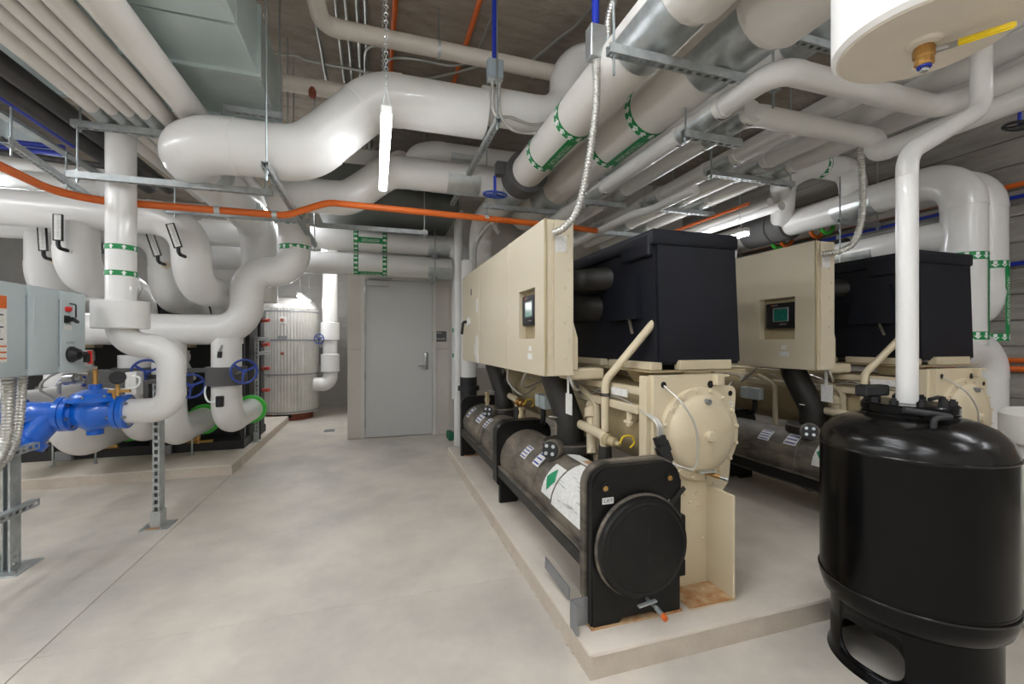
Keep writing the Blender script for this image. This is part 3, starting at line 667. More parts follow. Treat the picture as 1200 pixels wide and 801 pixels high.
    bm = NB(); box(bm, 1.19, 1.25, 3.0, 3.1, .82, .92, .004); box(bm, 1.19, 1.25, 3.12, 3.2, .82, .92, .004); ob('transducer_box', bm, 'enclosure', t)
    bm = NB(); tube(bm, [(1.2, 3.05, .82), (1.2, 3.05, .72), (1.24, 3.2, .66)], .02, .04); ob('black_hose', bm, 'black', t)
    return t
ch1 = make_chiller()
ch2 = copy_tree(ch1); ch2.location = (1.95, -.06, 0)
ch2['label'] = 'dimly lit tan and black chiller behind black tank, dark display with green screen visible'
# ================================================================== VESSELS ON THE RIGHT
BTX, BTY = 2.09, 1.22
t = thing('black_expansion_tank', 'glossy black steel expansion tank standing on the bare floor', 'tank')
R_ = .303
def skirt_mesh():
    # skirt ring with two oval hand holes cut through it
    bm = NB(); lathe(bm, [(.274, 0), (.262, .02), (.262, .27), (.25, .27), (.25, .0), (.274, 0)], (BTX, BTY, 0), (0, 0, 1), 72, caps=False)
    bmesh.ops.remove_doubles(bm, verts=bm.verts[:], dist=1e-6)
    a_ = ob('tank_skirt', bm, 'tankblack', t)
    ang = math.atan2(-BTY, -BTX) - .5; dx = Vector((math.cos(ang), math.sin(ang), 0)); sx = Vector((-dx.y, dx.x, 0)); bm = NB()
    ol = rrect(-.115, .115, .045, .195, (.06,) * 4, 8); A_ = [bm.verts.new(Vector((BTX, BTY, z)) + sx * s + dx * .5) for s, z in ol]; B_ = [bm.verts.new(Vector((BTX, BTY, z)) + sx * s - dx * .5) for s, z in ol]
    bm.faces.new(A_); bm.faces.new(B_[::-1])
    for i in range(len(ol)): bm.faces.new((A_[i], B_[i], B_[(i + 1) % len(ol)], A_[(i + 1) % len(ol)]))
    c_ = ob('cutter', bm, 'tankblack'); md = a_.modifiers.new('cut', 'BOOLEAN'); md.object = c_; md.operation = 'DIFFERENCE'; md.solver = 'EXACT'
    dg = bpy.context.evaluated_depsgraph_get(); dg.update(); me = bpy.data.meshes.new_from_object(a_.evaluated_get(dg)); a_.modifiers.clear(); a_.data = me
    bpy.data.objects.remove(c_)
skirt_mesh()
part('lower_head', 'tankblack', t, lathe, [(.20, .23), (.255, .238), (.288, .265), (R_, .315), (R_, .36)], (BTX, BTY, 0), (0, 0, 1), 64)
part('tank_body', 'tankblack', t, lathe, [(R_ - .001, .35), (R_ - .001, .89)], (BTX, BTY, 0), (0, 0, 1), 64)
for z in (.345, .893): part('weld_bead', 'tankdust', t, torus, (BTX, BTY, z), (0, 0, 1), R_ + .001, .0045, 64, 6)
part('upper_head', 'tankdust', t, lathe, [(R_, .885), (R_ - .002, .91), (.285, .955), (.25, .988), (.2, 1.012), (.13, 1.027), (0, 1.03)], (BTX, BTY, 0), (0, 0, 1), 64)
part('manway_ring', 'tankblack', t, lathe, [(.155, 1.0), (.155, 1.033), (.148, 1.036), (.148, 1.04), (.155, 1.042), (.155, 1.065), (.15, 1.07), (0, 1.07)], (BTX + .01, BTY + .01, 0), (0, 0, 1), 48)
for k in range(10):
    a = 2 * PI * k / 10 + .2; c0 = (BTX + .01 + .13 * math.cos(a), BTY + .01 + .13 * math.sin(a))
    bm = NB(); cyl(bm, (*c0, 1.07), (*c0, 1.087), .015, n=6); cyl(bm, (*c0, 1.087), (*c0, 1.095), .009, n=8); ob('manway_bolt', bm, 'black', t, 20)
c0 = Vector((BTX - .135, BTY - .155, .99))
bm = NB(); tube(bm, [c0, c0 + Vector((0, 0, .05)), c0 + Vector((.06, -.02, .055))], .01, .02); tube(bm, [c0 + Vector((-.06, .06, .075)), c0 + Vector((.0, .02, .065)), c0 + Vector((.09, -.0, .05))], .012, .03); lug = ob('lifting_shackle', bm, 'rubber', t)
bm = NB(); tube(bm, [(BTX + .07, BTY - .03, 1.085), (BTX + .14, BTY - .02, 1.09), (BTX + .19, BTY - .01, 1.085)], .008, .02); ob('air_tube', bm, 'black', t)
bm = NB(); box(bm, BTX - .17, BTX - .03, BTY + .05, BTY + .1, 1.095, 1.14, .006); ob('junction_cover', bm, 'black', t)

# white upright line from the black tank up into the big vessel, swan-necked
pts = [(BTX - .005, BTY + .005, 1.071)]
ux, uy = pts[0][:2]
o1 = P(1065, 180, Y=uy)
pipe('tank_riser_pipe', 'glossy white swan-necked pipe rising from black tank', [(ux, uy, 1.071), (ux, uy, o1.z), P(1150, 128, Y=uy), P(1150, 20, Y=uy)], .036, R=.11)

# white hanging vessel (air separator)
WX, WY = 1.505, .842; WZ = 2.182; WR = .217
t = thing('white_hanging_vessel', 'big white insulated cylindrical vessel hanging under the ceiling', 'vessel')
part('vessel_jacket', 'tankwhite', t, lathe, [(WR - .012, .0), (WR, .012), (WR, .34), (WR - .03, .38), (.1, .41), (0, .415)], (WX, WY, WZ), (0, 0, 1), 64)
part('vessel_bottom', 'tankbeige', t, lathe, [(WR - .006, .006), (WR - .02, -.004), (.1, -.002), (0, -.002)], (WX, WY, WZ), (0, 0, 1), 64)
part('foam_collar', 'tankbeige', t, lathe, [(.043, .0), (.038, -.01), (.024, -.014), (0, -.014)], (WX, WY, WZ - .002), (0, 0, 1), 14)
for k in range(2):
    a = 1 + k * PI; part('hanger_lug', 'steelrod', t, cyl, (WX - .2 + .0 * a, WY + (.06 if k else -.1), WZ + .3), (WX - .2, WY + (.06 if k else -.1), CEIL), .01, None, 8)
t = thing('drain_ball_valve', 'brass ball valve with yellow lever under white vessel', 'valve')
bm = NB(); lathe(bm, [(.022, -.012), (.026, -.024), (.026, -.044), (.022, -.048), (.023, -.066), (.019, -.07)], (WX, WY, WZ), (0, 0, 1), 12); ob('valve_body', bm, 'brass', t, 25)
bm = NB(); cyl(bm, (WX, WY, WZ - .069), (WX, WY, WZ - .075), .017, n=14); ob('blue_seal', bm, 'bluec', t)
bm = NB(); cyl(bm, (WX, WY, WZ - .075), (WX, WY, WZ - .085), .010, n=6); ob('drain_plug', bm, 'chrome', t)
lv = Vector((.5, -.86, 0)).normalized()
bm = NB(); cyl(bm, Vector((WX, WY, WZ - .034)), Vector((WX, WY, WZ - .034)) + lv * .05, .008); obox(bm, Vector((WX, WY, WZ - .034)) + lv * .05, lv, .035, .004, .016); ob('valve_stem', bm, 'chrome', t)
bm = NB(); obox(bm, Vector((WX, WY, WZ - .034)) + lv * .12, lv, .11, .010, .019); bmesh.ops.bevel(bm, geom=bm.edges[:], offset=.004, segments=2, affect='EDGES'); ob('lever_grip', bm, 'yellow', t)

# white drum with lid at the right edge
t = thing('glycol_drum', 'cream white plastic drum with wide lid behind black tank', 'drum')
gc = Vector((3.0, 1.15, .95))
part('drum_body', 'whiteplastic', t, lathe, [(.15, .0), (.17, .02), (.17, gc.z - .1), (.165, gc.z - .09)], (gc.x, gc.y, 0.0), (0, 0, 1), 40)
part('drum_lid', 'whiteplastic', t, lathe, [(.195, gc.z - .1), (.2, gc.z - .095), (.2, gc.z + .03), (.18, gc.z + .05), (.0, gc.z + .055)], (gc.x, gc.y, 0), (0, 0, 1), 40)

# ================================================================== LINEAR LIGHTS
def lamp(label, x, y0, y1, z, chain=True, along='y', x1=None, lens='lens'):
    t = thing('linear_light', label, 'light', 'linear LED lights')
    if along == 'y':
        part('housing', 'lamphouse', t, box, x - .03, x + .03, y0, y1, z + .012, z + .055, .006)
        bm = NB(); box(bm, x - .028, x + .028, y0 + .01, y1 - .01, z - .018, z + .012, .01, 2); ob('lens', bm, lens, t)
        ends = ((x, y0 + .1), (x, y1 - .1))
    else:
        part('housing', 'lamphouse', t, box, x, x1, y0 - .03, y0 + .03, z + .012, z + .055, .006)
        bm = NB(); box(bm, x + .01, x1 - .01, y0 - .028, y0 + .028, z - .018, z + .012, .01, 2); ob('lens', bm, 'lens', t)
        ends = ((x + .1, y0), (x1 - .1, y0))
    for (ex, ey) in ends:
        bm = NB(); zc_ = z + .2; k = 0
        for s in (-1, 1): cyl(bm, (ex + s * .028, ey, z + .05), (ex, ey, z + .2), .0025, n=6)
        if chain:
            while zc_ < CEIL - .02:
                torus(bm, (ex, ey, zc_ + .016), (1, 0, 0) if k % 2 else (0, 1, 0), .010, .0026, 8, 5); zc_ += .021; k += 1
        else: cyl(bm, (ex, ey, z + .2), (ex, ey, CEIL), .003, n=6)
        ob('hanging_chain', bm, 'galv', t)
    return t
lamp('bright linear light hanging on chains in front of white S-bent pipes', .055, 2.36, 3.52, 2.50, lens='lensdim')
p_ = P(862, 277, Y=3.45)
lamp('short bright linear light seen behind the black compressor cover', p_.x, 3.3, 4.5, p_.z, False)
p_ = P(356, 350, Y=8.2)
lamp('linear light glowing above the silver ribbed tank', p_.x, 7.7, 8.9, p_.z, False)
lamp('added linear fill light over the grey starter enclosures', -3.2, 2.2, 3.4, 2.75, False)  # this lamp and all below are added fill, no fixture seen there
lamp('added linear fill light between left white headers and modules', -3.3, 5.0, 6.2, 2.75, False)
lamp('added linear fill light over black modules beside ribbed tank', -2.1, 6.6, 7.8, 2.7, False)
lamp('added linear fill light by the white end wall, nearest the starter side', -1.5, -2.4, -1.2, 2.9, False)
lamp('added linear fill light by the white end wall, in line with the aisle', .4, -1.5, -.3, 2.9, False)
lamp('added linear fill light by the white end wall, in line with the black tank', 2.6, -1.5, -.3, 2.9, False)
lamp('added linear fill light over aisle between bare floor and chillers', .38, .55, 1.75, 3.25, False)
lamp('added linear fill light in the bay beyond the door wall end', -1.0, 5.2, 6.4, 2.85, False)

lamp('added linear fill light over the floor beside the drum and black tank', 3.5, -.3, .9, 3.0, False)  # further added lamps, spreading the fill over the near floor
lamp('added linear fill light over bare floor in front of the starter stand', -2.7, -.2, 1.0, 2.8, False)
lamp('added linear fill light over the aisle beside the galvanised duct', -.25, .1, 1.3, 3.3, False)
lamp('added linear fill light in the tank bay beyond the door wall', -.75, 6.9, 8.1, 2.72, False)  # added to brighten the bay around the silver tank
lamp('added linear fill light high by the white end wall over open floor', -.6, -2.3, -1.1, 3.1, False)
lamp('added linear fill light near the far left headers', -4.6, 3.3, 4.5, 2.9, False)
lamp('added linear fill light over the left floor near the starter stand', -2.6, 1.0, 2.2, 2.85, False)  # added lamps from here lift the left piping and rear floor
lamp('added linear fill light over the left floor, farther from starter stand', -4.0, 1.4, 2.6, 2.85, False)
lamp('added linear fill light in front of far left headers, low', -3.5, 3.1, 4.1, 1.95, False)
lamp('added linear fill light over rear floor at the left', -4.2, -1.6, -.4, 3.0, False)
lamp('added linear fill light over rear floor at the right', 4.3, -1.6, -.4, 3.0, False)
lamp('added linear fill light over aisle under the galvanised duct', -.52, .05, 1.25, 2.75, False)  # added last, more fill for the left droppers

# ================================================================== SILVER TANK BAY
c = P(337, 489, Z=0); TX, TY = -1.43, 8.45; TR = .46
t = thing('buffer_tank', 'silver ribbed metal-clad buffer tank on red-brown skirt', 'tank')
part('tank_skirt', 'redbrown', t, lathe, [(.37, 0), (.37, .13)], (TX, TY, 0), (0, 0, 1), 40, caps=False)
hl = P(332, 484, Y=TY - .37); bm = NB(); prism(bm, rrect(hl.x - .13, hl.x + .13, .045, .1, (.02,) * 4), TY - .378, TY - .33); ob('skirt_hole', bm, 'black', t)
ZT = P(337, 360, Y=TY - TR).z
bm = NB(); nr = 180; G = []
for z in (.12, ZT):
    G.append([bm.verts.new((TX + (TR + (.006 if k % 3 == 0 else -.002)) * math.cos(2 * PI * k / nr), TY + (TR + (.006 if k % 3 == 0 else -.002)) * math.sin(2 * PI * k / nr), z)) for k in range(nr)])
for k in range(nr): bm.faces.new((G[0][k], G[0][(k + 1) % nr], G[1][(k + 1) % nr], G[1][k]))
ob('ribbed_cladding', bm, 'clad', t, 10)
for z in (.15, .15 + (ZT - .15) * .36, .15 + (ZT - .15) * .69, ZT - .06): part('cladding_strap', 'sheet', t, lathe, [(TR + .007, -.012), (TR + .010, -.012), (TR + .010, .012), (TR + .007, .012)], (TX, TY, z), (0, 0, 1), 60, caps=False)
part('tank_top', 'clad', t, lathe, [(TR + .008, ZT - .01), (TR, ZT + .03), (.4, ZT + .12), (.25, ZT + .18), (0, ZT + .2)], (TX, TY, 0), (0, 0, 1), 60)
gp = P(331, 375, Y=TY - TR); bm = NB(); box(bm, gp.x - .055, gp.x + .055, TY - TR - .02, TY - TR + .02, gp.z - .055, gp.z + .055, .004); pl = ob('gauge_plate', bm, 'paper', t)
bm = NB(); cyl(bm, (gp.x, TY - TR - .02, gp.z), (gp.x, TY - TR - .05, gp.z), .03); ob('port_plug', bm, 'redbrown', pl)
gp2 = P(331, 396, Y=TY - TR); part('nameplate', 'sheet', t, box, gp2.x - .07, gp2.x + .07, TY - TR - .014, TY - TR + .02, gp2.z - .04, gp2.z + .04, .002)
gp3 = P(331, 414, Y=TY - TR); bm = NB(); cyl(bm, (gp3.x, TY - TR, gp3.z), (gp3.x, TY - TR - .05, gp3.z), .025); ob('port_plug', bm, 'redbrown', t)
vx = P(387, 420, Y=8.3).x; zt = P(387, 325, Y=8.3).z
pw = pipe('buffer_tank_pipe', 'white insulated pipe dropping beside silver ribbed tank', [(vx, 8.3, zt + .9), (vx, 8.3, .58), (TX + .40, 8.3, .58)], .12)
for z0_ in (P(387, 388, Y=8.3).z, P(387, 425, Y=8.3).z): part('valve_jacket', 'jacket', pw, lathe, [(.13, -.16), (.155, -.15), (.155, .15), (.13, .16)], (vx, 8.3, z0_), (0, 0, 1), 28)
def handwheel(parent, c, d, R=.09, m='wheel', spokes=3, stem=.08, name='handwheel'):
    bm = NB(); c = Vector(c); x, y, z = frame_of(d)
    torus(bm, c, d, R, R * .1, 28, 8); lathe(bm, [(R * .2, -R * .12), (R * .22, 0), (R * .16, R * .16), (0, R * .18)], c, d, 14)
    for k in range(spokes):
        a = 2 * PI * k / spokes + .4; e = x * math.cos(a) + y * math.sin(a); obox(bm, c + e * R * .55, e, R * .95, R * .13, R * .2)
    o = ob(name, bm, m, parent)
    if stem:
        bm = NB(); cyl(bm, c - z * stem, c, R * .1, n=10); ob('valve_stem', bm, 'chrome', o)
    return o
hw = P(374, 397, Y=8.1); handwheel(pw, (hw.x, 8.1, hw.z), (-.4, -1, 0), .085)
t = thing('junction_box', 'grey steel box on conduit between silver tank and white pipe', 'junction box')
c = P(378.5, 417, Y=8.9); part('box_body', 'sheet', t, box, c.x - .08, c.x + .06, 8.85, 8.98, c.z - .17, c.z + .17, .006)
part('conduit', 'emt', t, cyl, (c.x, 8.92, c.z + .17), (c.x, 8.92, 3.2), .02, None, 10)
part('side_conduit', 'emt', t, cyl, (c.x - .08, 8.92, c.z - .1), (c.x - .35, 8.92, c.z - .1), .02, None, 10)
# ================================================================== LEFT: STARTERS, BLUE VALVES, HEADERS, MODULES
# grey starter enclosures on a strut stand
XF = -1.75
def enclosure(label, y0, y1, z0, z1, kind):
    t = thing('starter_enclosure', label, 'electrical box')
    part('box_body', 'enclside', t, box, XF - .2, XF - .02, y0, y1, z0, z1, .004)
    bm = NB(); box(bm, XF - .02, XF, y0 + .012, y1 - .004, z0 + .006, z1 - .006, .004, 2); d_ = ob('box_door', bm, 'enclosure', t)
    for k in range(12): part('hinge_louver', 'enclside', t, box, XF - .018, XF - .004, y0 + .001, y0 + .011, z0 + .04 + k * (z1 - z0 - .1) / 12, z0 + .075 + k * (z1 - z0 - .1) / 12, .002)
    return t, d_
ZA, ZB = 1.137, 1.625
t3, d3 = enclosure('grey starter enclosure with red pilot light and black rotary handle', 3.20, 3.44, ZA, ZB, 0)
c = P(78, 362, X=XF); bm = NB(); lathe(bm, [(.016, 0), (.016, .012), (.013, .022), (0, .024)], (XF, c.y, c.z), (1, 0, 0), 18); ob('red_pilot_light', bm, 'red', t3)
bm = NB(); tube(bm, [(XF, c.y + .028, c.z + .035), (XF + .03, c.y + .028, c.z + .03), (XF + .03, c.y + .028, c.z - .05)], .004, .01, 6); ob('padlock_bar', bm, 'black', t3)
c = P(78, 374, X=XF); bm = NB(); box(bm, XF, XF + .006, c.y - .022, c.y + .022, c.z - .022, c.z + .022); sw = ob('switch_plate', bm, 'black', t3)
bm = NB(); cyl(bm, (XF + .006, c.y, c.z), (XF + .03, c.y, c.z), .014); obox(bm, (XF + .036, c.y + .01, c.z - .006), (0, .9, -.4), .05, .016, .014); ob('selector_switch', bm, 'black', sw)
c = P(80, 384, X=XF); part('paper_label', 'paper', t3, box, XF, XF + .002, c.y - .03, c.y + .03, c.z - .012, c.z + .018, smooth=0)
c = P(83, 415, X=XF); bm = NB(); lathe(bm, [(.048, 0), (.048, .012), (.04, .022), (.03, .045), (0, .05)], (XF, c.y, c.z), (1, 0, 0), 28); hd = ob('rotary_disconnect', bm, 'black', t3)
bm = NB(); tube(bm, [(XF + .045, c.y - .01, c.z), (XF + .052, c.y + .05, c.z - .0), (XF + .05, c.y + .055, c.z - .05)], .017, .02, 10); ob('handle', bm, 'black', hd)
bm = NB(); obox(bm, (XF + .062, c.y + .06, c.z - .02), (0, .05, -1), .08, .02, .012); ob('handle_flag', bm, 'red', hd)
bm = NB(); text_on(bm, 'DISCONNECT', .018, flat((XF + .0008, c.y, c.z + .07), (0, 1, 0), (0, 0, 1)), fit=.075); ob('lettering', bm, 'ink', t3)
t2, d2 = enclosure('plain grey starter enclosure between two other enclosures', 2.955, 3.193, ZA, ZB, 0)
part('door_pocket', 'enclosure', t2, box, XF, XF + .004, 2.995, 3.085, 1.36, 1.56, .002)
t1, d1_ = enclosure('grey starter enclosure with orange and white warning label', 2.38, 2.948, ZA, ZB, 0)
lb = part('warning_label', 'paper', t1, box, XF, XF + .002, 2.62, 2.818, 1.22, 1.55, smooth=0)
bm = NB(); box(bm, XF + .002, XF + .003, 2.62, 2.816, 1.485, 1.548)
for k in range(3): box(bm, XF + .002, XF + .003, 2.62, 2.814, 1.235 + k * .03, 1.243 + k * .03)
ob('orange_field', bm, 'orange', lb, 0)
bm = NB()
for k in range(5): box(bm, XF + .002, XF + .003, 2.65, 2.795 - .02 * (k % 2), 1.33 + k * .03, 1.337 + k * .03)
ob('print_lines', bm, 'ink', lb, 0)
# stand
sc_ = P(15, 672, Z=0); SX, SY = sc_.x - .045, sc_.y + .04
t = thing('strut_stand', 'galvanised strut stand carrying the grey starter enclosures', 'stand')
for (yy) in (SY, 2.3):
    bm = NB(); strut(bm, (SX, yy, .008), (SX, yy, 1.66), (0, 1, 0), slots=False); strut(bm, (SX, yy + .0415, .008), (SX, yy + .0415, 1.66), (0, -1, 0), slots=False); ps = ob('strut_post', bm, 'strut', t)
    bm = NB(); box(bm, SX - .06, SX + .09, yy - .09, yy + .13, 0, .008, .001); box(bm, SX + .021, SX + .027, yy - .03, yy + .03, .008, .11); box(bm, SX - .027, SX - .021, yy - .03, yy + .03, .008, .11); ob('base_plate', bm, 'galv', ps, 0)
    bm = NB()
    for z in (.04, .085): cyl(bm, (SX + .027, yy, z), (SX + .034, yy, z), .011, n=6)
    cyl(bm, (SX + .06, yy - .05, .008), (SX + .06, yy - .05, .022), .012, n=6); ob('bolts', bm, 'chrome', ps)
for (u, v, e) in ((15, 527, 0), (15, 596, 0)):
    z = P(u, v, X=SX).z; bm = NB(); strut(bm, (SX + .042, 2.1, z), (SX + .042, SY + .14, z), (1, 0, 0)); ob('strut_rail', bm, 'strut', t)
for z in (1.2, 1.5):
    bm = NB(); strut(bm, (SX - .0 + .042, 2.2, z), (SX + .042, 3.44, z), (-1, 0, 0), h=.03); ob('strut_rail', bm, 'strut', t)
def flexrun(name, label, pts, r, m='flex', parent=None, cat='conduit'):
    q = resample(spline(pts, 12), .0045); rad = [r * (1.0 if i % 4 in (1, 2) else .8) for i in range(len(q))]
    bm = NB(); sweep(bm, q, rad, 10); o = ob(name, bm, m, parent, 60)
    return o if parent is not None else tag(o, label, cat)
for k in range(2):
    flexrun('flexible_conduit', ('thick' if k == 0 else 'thinner') + ' ribbed flexible conduit looping below the grey starter enclosures', [(XF - .1 + .02 * k, 2.99 + .07 * k, ZA), (XF - .1, 2.98 + .07 * k, .82), (XF - .09, 2.86 + .05 * k, .68), (XF - .08, 2.6, .585), (XF - .08, 2.3, .55)], .026 - .005 * k)

# vertical riser with white jacket ring, lower offset, and the blue valve line (all in one plane)
YV = 3.62
vX = P(142, 300, Y=YV).x; cX = P(201, 440, Y=YV).x; zU = P(142, 405, Y=YV).z; zL = P(190, 480, Y=YV).z
fl_x = P(151, 480, Y=YV).x
rp = pipe('riser_pipe', 'glossy white riser with green flow bands, stepping down to blue valve', [(vX, YV, 2.735), (vX, YV, zU), (cX, YV, zU), (cX, YV, zL), (fl_x, YV, zL)], .083, R=.15)
part('valve_jacket', 'jacket', rp, lathe, [(.15, P(142, 385, Y=YV).z), (.155, P(142, 384, Y=YV).z), (.155, P(142, 354, Y=YV).z), (.15, P(142, 353, Y=YV).z)], (vX, YV, 0), (0, 0, 1), 36)
for v in (291, 321): band(rp, (vX, YV, P(142, v, Y=YV).z), (0, 0, 1), .083, .035)
def flange(bm, c, d, r, th=.025): lathe(bm, [(r, -th / 2), (r, th / 2)], c, d, 28)
def blue_valve(label, x1, YV, zL):
    """x1 = right flange face; control valve, strainer"""
    t = thing('blue_control_valve', label, 'valve')
    D = Vector((-1, 0, 0)); o = Vector((x1, YV, zL))
    bm = NB(); flange(bm, o + D * .015, D, .115, .03); flange(bm, o + D * .05, D, .115, .03); f1 = ob('flange', bm, 'bluevalve', t)
    bm = NB()
    for k in range(6):
        a = 2 * PI * k / 6 + .3; e = Vector((0, math.cos(a), math.sin(a))) * .09; cyl(bm, o + e + D * -.02, o + e + D * .085, .01, n=6)
    ob('flange_bolts', bm, 'chrome', f1)
    L = .30
    bm = NB(); lathe(bm, [(.085, .06), (.08, .08), (.1, .12), (.125, .165), (.125, .205), (.1, .25), (.08, .285), (.085, .3)], o, D, 28); ob('valve_body', bm, 'bluevalve', t)
    bc = o + D * .185
    bm = NB(); lathe(bm, [(.09, .03), (.12, .075), (.15, .08), (.15, .105), (.14, .11), (.125, .112), (.115, .13), (.06, .155), (.035, .16), (.035, .19), (.0, .192)], bc, (0, 0, 1), 28); cp = ob('valve_bonnet', bm, 'bluevalve', t)
    bm = NB()
    for k in range(8):
        a = 2 * PI * k / 8; cyl(bm, bc + Vector((math.cos(a) * .135, math.sin(a) * .135, .1)), bc + Vector((math.cos(a) * .135, math.sin(a) * .135, .122)), .009, n=6)
    ob('bonnet_bolts', bm, 'chrome', cp)
    bm = NB(); cyl(bm, bc + Vector((0, 0, .19)), bc + Vector((0, 0, .28)), .016, n=8); cyl(bm, bc + Vector((0, 0, .28)), bc + Vector((0, 0, .31)), .013, n=6); st = ob('stem_fitting', bm, 'brass', t)
    bm = NB(); cyl(bm, bc + Vector((0, 0, -.1)), bc + Vector((0, 0, -.145)), .045); ob('drain_boss', bm, 'bluevalve', t)
    # pilot tubing, gauge, pilot valve
    bm = NB(); sweep(bm, spline([bc + Vector((.02, -.02, .30)), bc + Vector((-.1, -.06, .3)), bc + Vector((-.2, -.1, .24)), bc + Vector((-.23, -.1, .17)), bc + Vector((-.16, -.1, .11))]), .008, 8)
    tube(bm, [bc + Vector((-.17, -.04, .13)), bc + Vector((-.17, -.04, .21)), bc + Vector((-.03, -.04, .21))], .011, .02); tube(bm, [bc + Vector((-.15, -.03, .26)), bc + Vector((-.02, -.03, .26))], .011, .02); ob('pilot_tubing', bm, 'chrome', t)
    bm = NB(); lathe(bm, [(.032, -.03), (.036, -.01), (.036, .03), (.02, .035), (.018, .06)], bc + Vector((-.11, -.05, .235)), (1, 0, 0), 14); ob('pilot_valve', bm, 'chrome', t)
    gcn = bc + Vector((.15, -.06, .235)); bm = NB(); lathe(bm, [(.04, -.015), (.044, -.012), (.044, .012), (.04, .016), (.0, .016)], gcn, (.25, -.95, 0), 22); gg = ob('pressure_gauge', bm, 'rubber', t)
    bm = NB(); cyl(bm, gcn, gcn + Vector((0, 0, -.07)), .01); cyl(bm, gcn + Vector((-.0, 0, -.07)), gcn + Vector((0, 0, -.12)), .016, n=8); obox(bm, gcn + Vector((.01, 0, -.09)), (1, 0, 0), .12, .02, .02); tube(bm, [gcn + Vector((-.02, 0, -.09)), gcn + Vector((-.02, 0, -.23))], .011); ob('brass_cock', bm, 'brass', gg)
    # flange pair and Y strainer
    bm = NB(); flange(bm, o + D * .315, D, .115, .03); flange(bm, o + D * .35, D, .115, .03); f2 = ob('flange', bm, 'bluevalve', t)
    bm = NB()
    for k in range(6):
        a = 2 * PI * k / 6 + .3; e = Vector((0, math.cos(a), math.sin(a))) * .09; cyl(bm, o + e + D * .29, o + e + D * .375, .01, n=6)
    ob('flange_bolts', bm, 'chrome', f2)
    bm = NB(); lathe(bm, [(.07, .36), (.08, .42), (.085, .52), (.075, .58)], o, D, 24); sb = ob('strainer_body', bm, 'bluevalve', t)
    bd = Vector((-.5, -.3, -.8)).normalized(); b0 = o + D * .40
    bm = NB(); lathe(bm, [(.075, -.02), (.075, .17), (.1, .175), (.1, .2), (.1, .22), (.0, .222)], b0, bd, 24); ob('strainer_leg', bm, 'bluevalve', sb)
    bm = NB(); flange(bm, o + D * .59, D, .115, .03); ob('flange', bm, 'bluevalve', t)
    return t
blue_valve('bright blue control valve with strainer on the white stepped riser', fl_x, YV, zL)
p2 = P(14, 474, Y=3.5)
blue_valve('bright blue control valve mostly hidden behind grey starter enclosures', p2.x - .3, YV - .12, zL + .05)
tag(part('supply_stub', 'jacket', None, tube, [(p2.x - .29, YV - .12, zL + .05), (p2.x - .2, YV - .12, zL + .05), (p2.x - .2, YV + .9, zL + .05)], .08, .14, 20), 'short white elbow pipe behind the starter enclosures', 'pipe')
# post under the blue valve line
pc = P(180, 621, Z=0); YP = YV + .125; ZTOP = P(178, 449, Y=YP).z
t = thing('strut_post_support', 'single galvanised strut post under the white pipe by blue valve', 'pipe support')
bm = NB(); strut(bm, (pc.x, YP - .021, .006), (pc.x, YP - .021, ZTOP), (0, -1, 0)); strut(bm, (pc.x, YP + .021, .006), (pc.x, YP + .021, ZTOP), (0, 1, 0)); ob('strut_post', bm, 'strut', t)
part('base_plate', 'galv', t, box, pc.x - .085, pc.x + .085, YP - .085, YP + .085, 0, .006, smooth=0)
bm = NB(); box(bm, pc.x - .03, pc.x + .03, YP - .052, YP - .045, .006, .12); box(bm, pc.x - .03, pc.x - .024, YP - .045, YP + .045, .006, .12); box(bm, pc.x + .024, pc.x + .03, YP - .045, YP + .045, .006, .12); ob('post_socket', bm, 'galv', t, 0)
part('rust_stain', 'rust', t, box, pc.x - .05, pc.x + .03, YP - .08, YP - .055, .006, .008, smooth=0)
bm = NB()   # dark foam cap over the head of the post
box(bm, pc.x - .075, pc.x - .045, YP - .042, YP + .06, zL - .02, ZTOP); box(bm, pc.x + .045, pc.x + .075, YP - .042, YP + .06, zL - .02, ZTOP); box(bm, pc.x - .075, pc.x + .075, YP - .042, YP + .06, ZTOP, ZTOP + .025); ob('foam_cap', bm, 'foamgrey', t, 0)

# front header run and stepped S pipe
YH = 4.75
zH = P(240, 386, Y=YH).z; hx1 = P(289, 350, Y=YH).x; zS = P(310, 318, Y=YH).z
S2X = -.76
h2 = pipe('header_pipe', 'glossy white header stepping up towards the aisle end', [(-4.2, YH, zH), (hx1, YH, zH), (hx1, YH, zS), (S2X, YH, zS), (S2X, YH, 2.55), (S2X, 4.0, 2.55), (-.22, 4.0, 2.55), (.12, 4.0, 2.83), (1.13, 4.0, 2.83)], .14, R=.24, n=28)
band(h2, (S2X, YH - .12 + .12, 2.24), (0, 0, 1), .14, .05)
band(h2, (S2X, 4.42, 2.55), (0, 1, 0), .14, .05)
for v in (.62,): saddle(h2, (v + .15, 4.0, 2.83), (1, 0, 0), .14, .3)
s1 = pipe('s_bend_pipe', 'fat glossy white pipe with rising S-bend in front of hanging light', [(-1.19, 5.3, 1.75), (-1.19, 5.3, 2.57), (-1.19, 3.2, 2.57), (-.45, 3.2, 2.57), (.02, 3.2, 3.03), (.78, 3.2, 3.03)], .172, R=.32, n=32)
band(s1, (-1.19, 4.62, 2.58), (0, 1, 0), .175, .05)
saddle(s1, (-1.19, 3.62, 2.58), (0, 1, 0), .175, .3); saddle(s1, (-1.19, 4.5, 2.58), (0, 1, 0), .175, .16)
pipe('swan_neck_pipe', 'white pipe leaving the S-bend and turning up to the ceiling', [(.76, 3.2, 3.10), (1.46, 3.2, 3.10), (1.46, 3.2, 3.60), (2.3, 3.2, 3.60)], .135, R=.27, n=28)
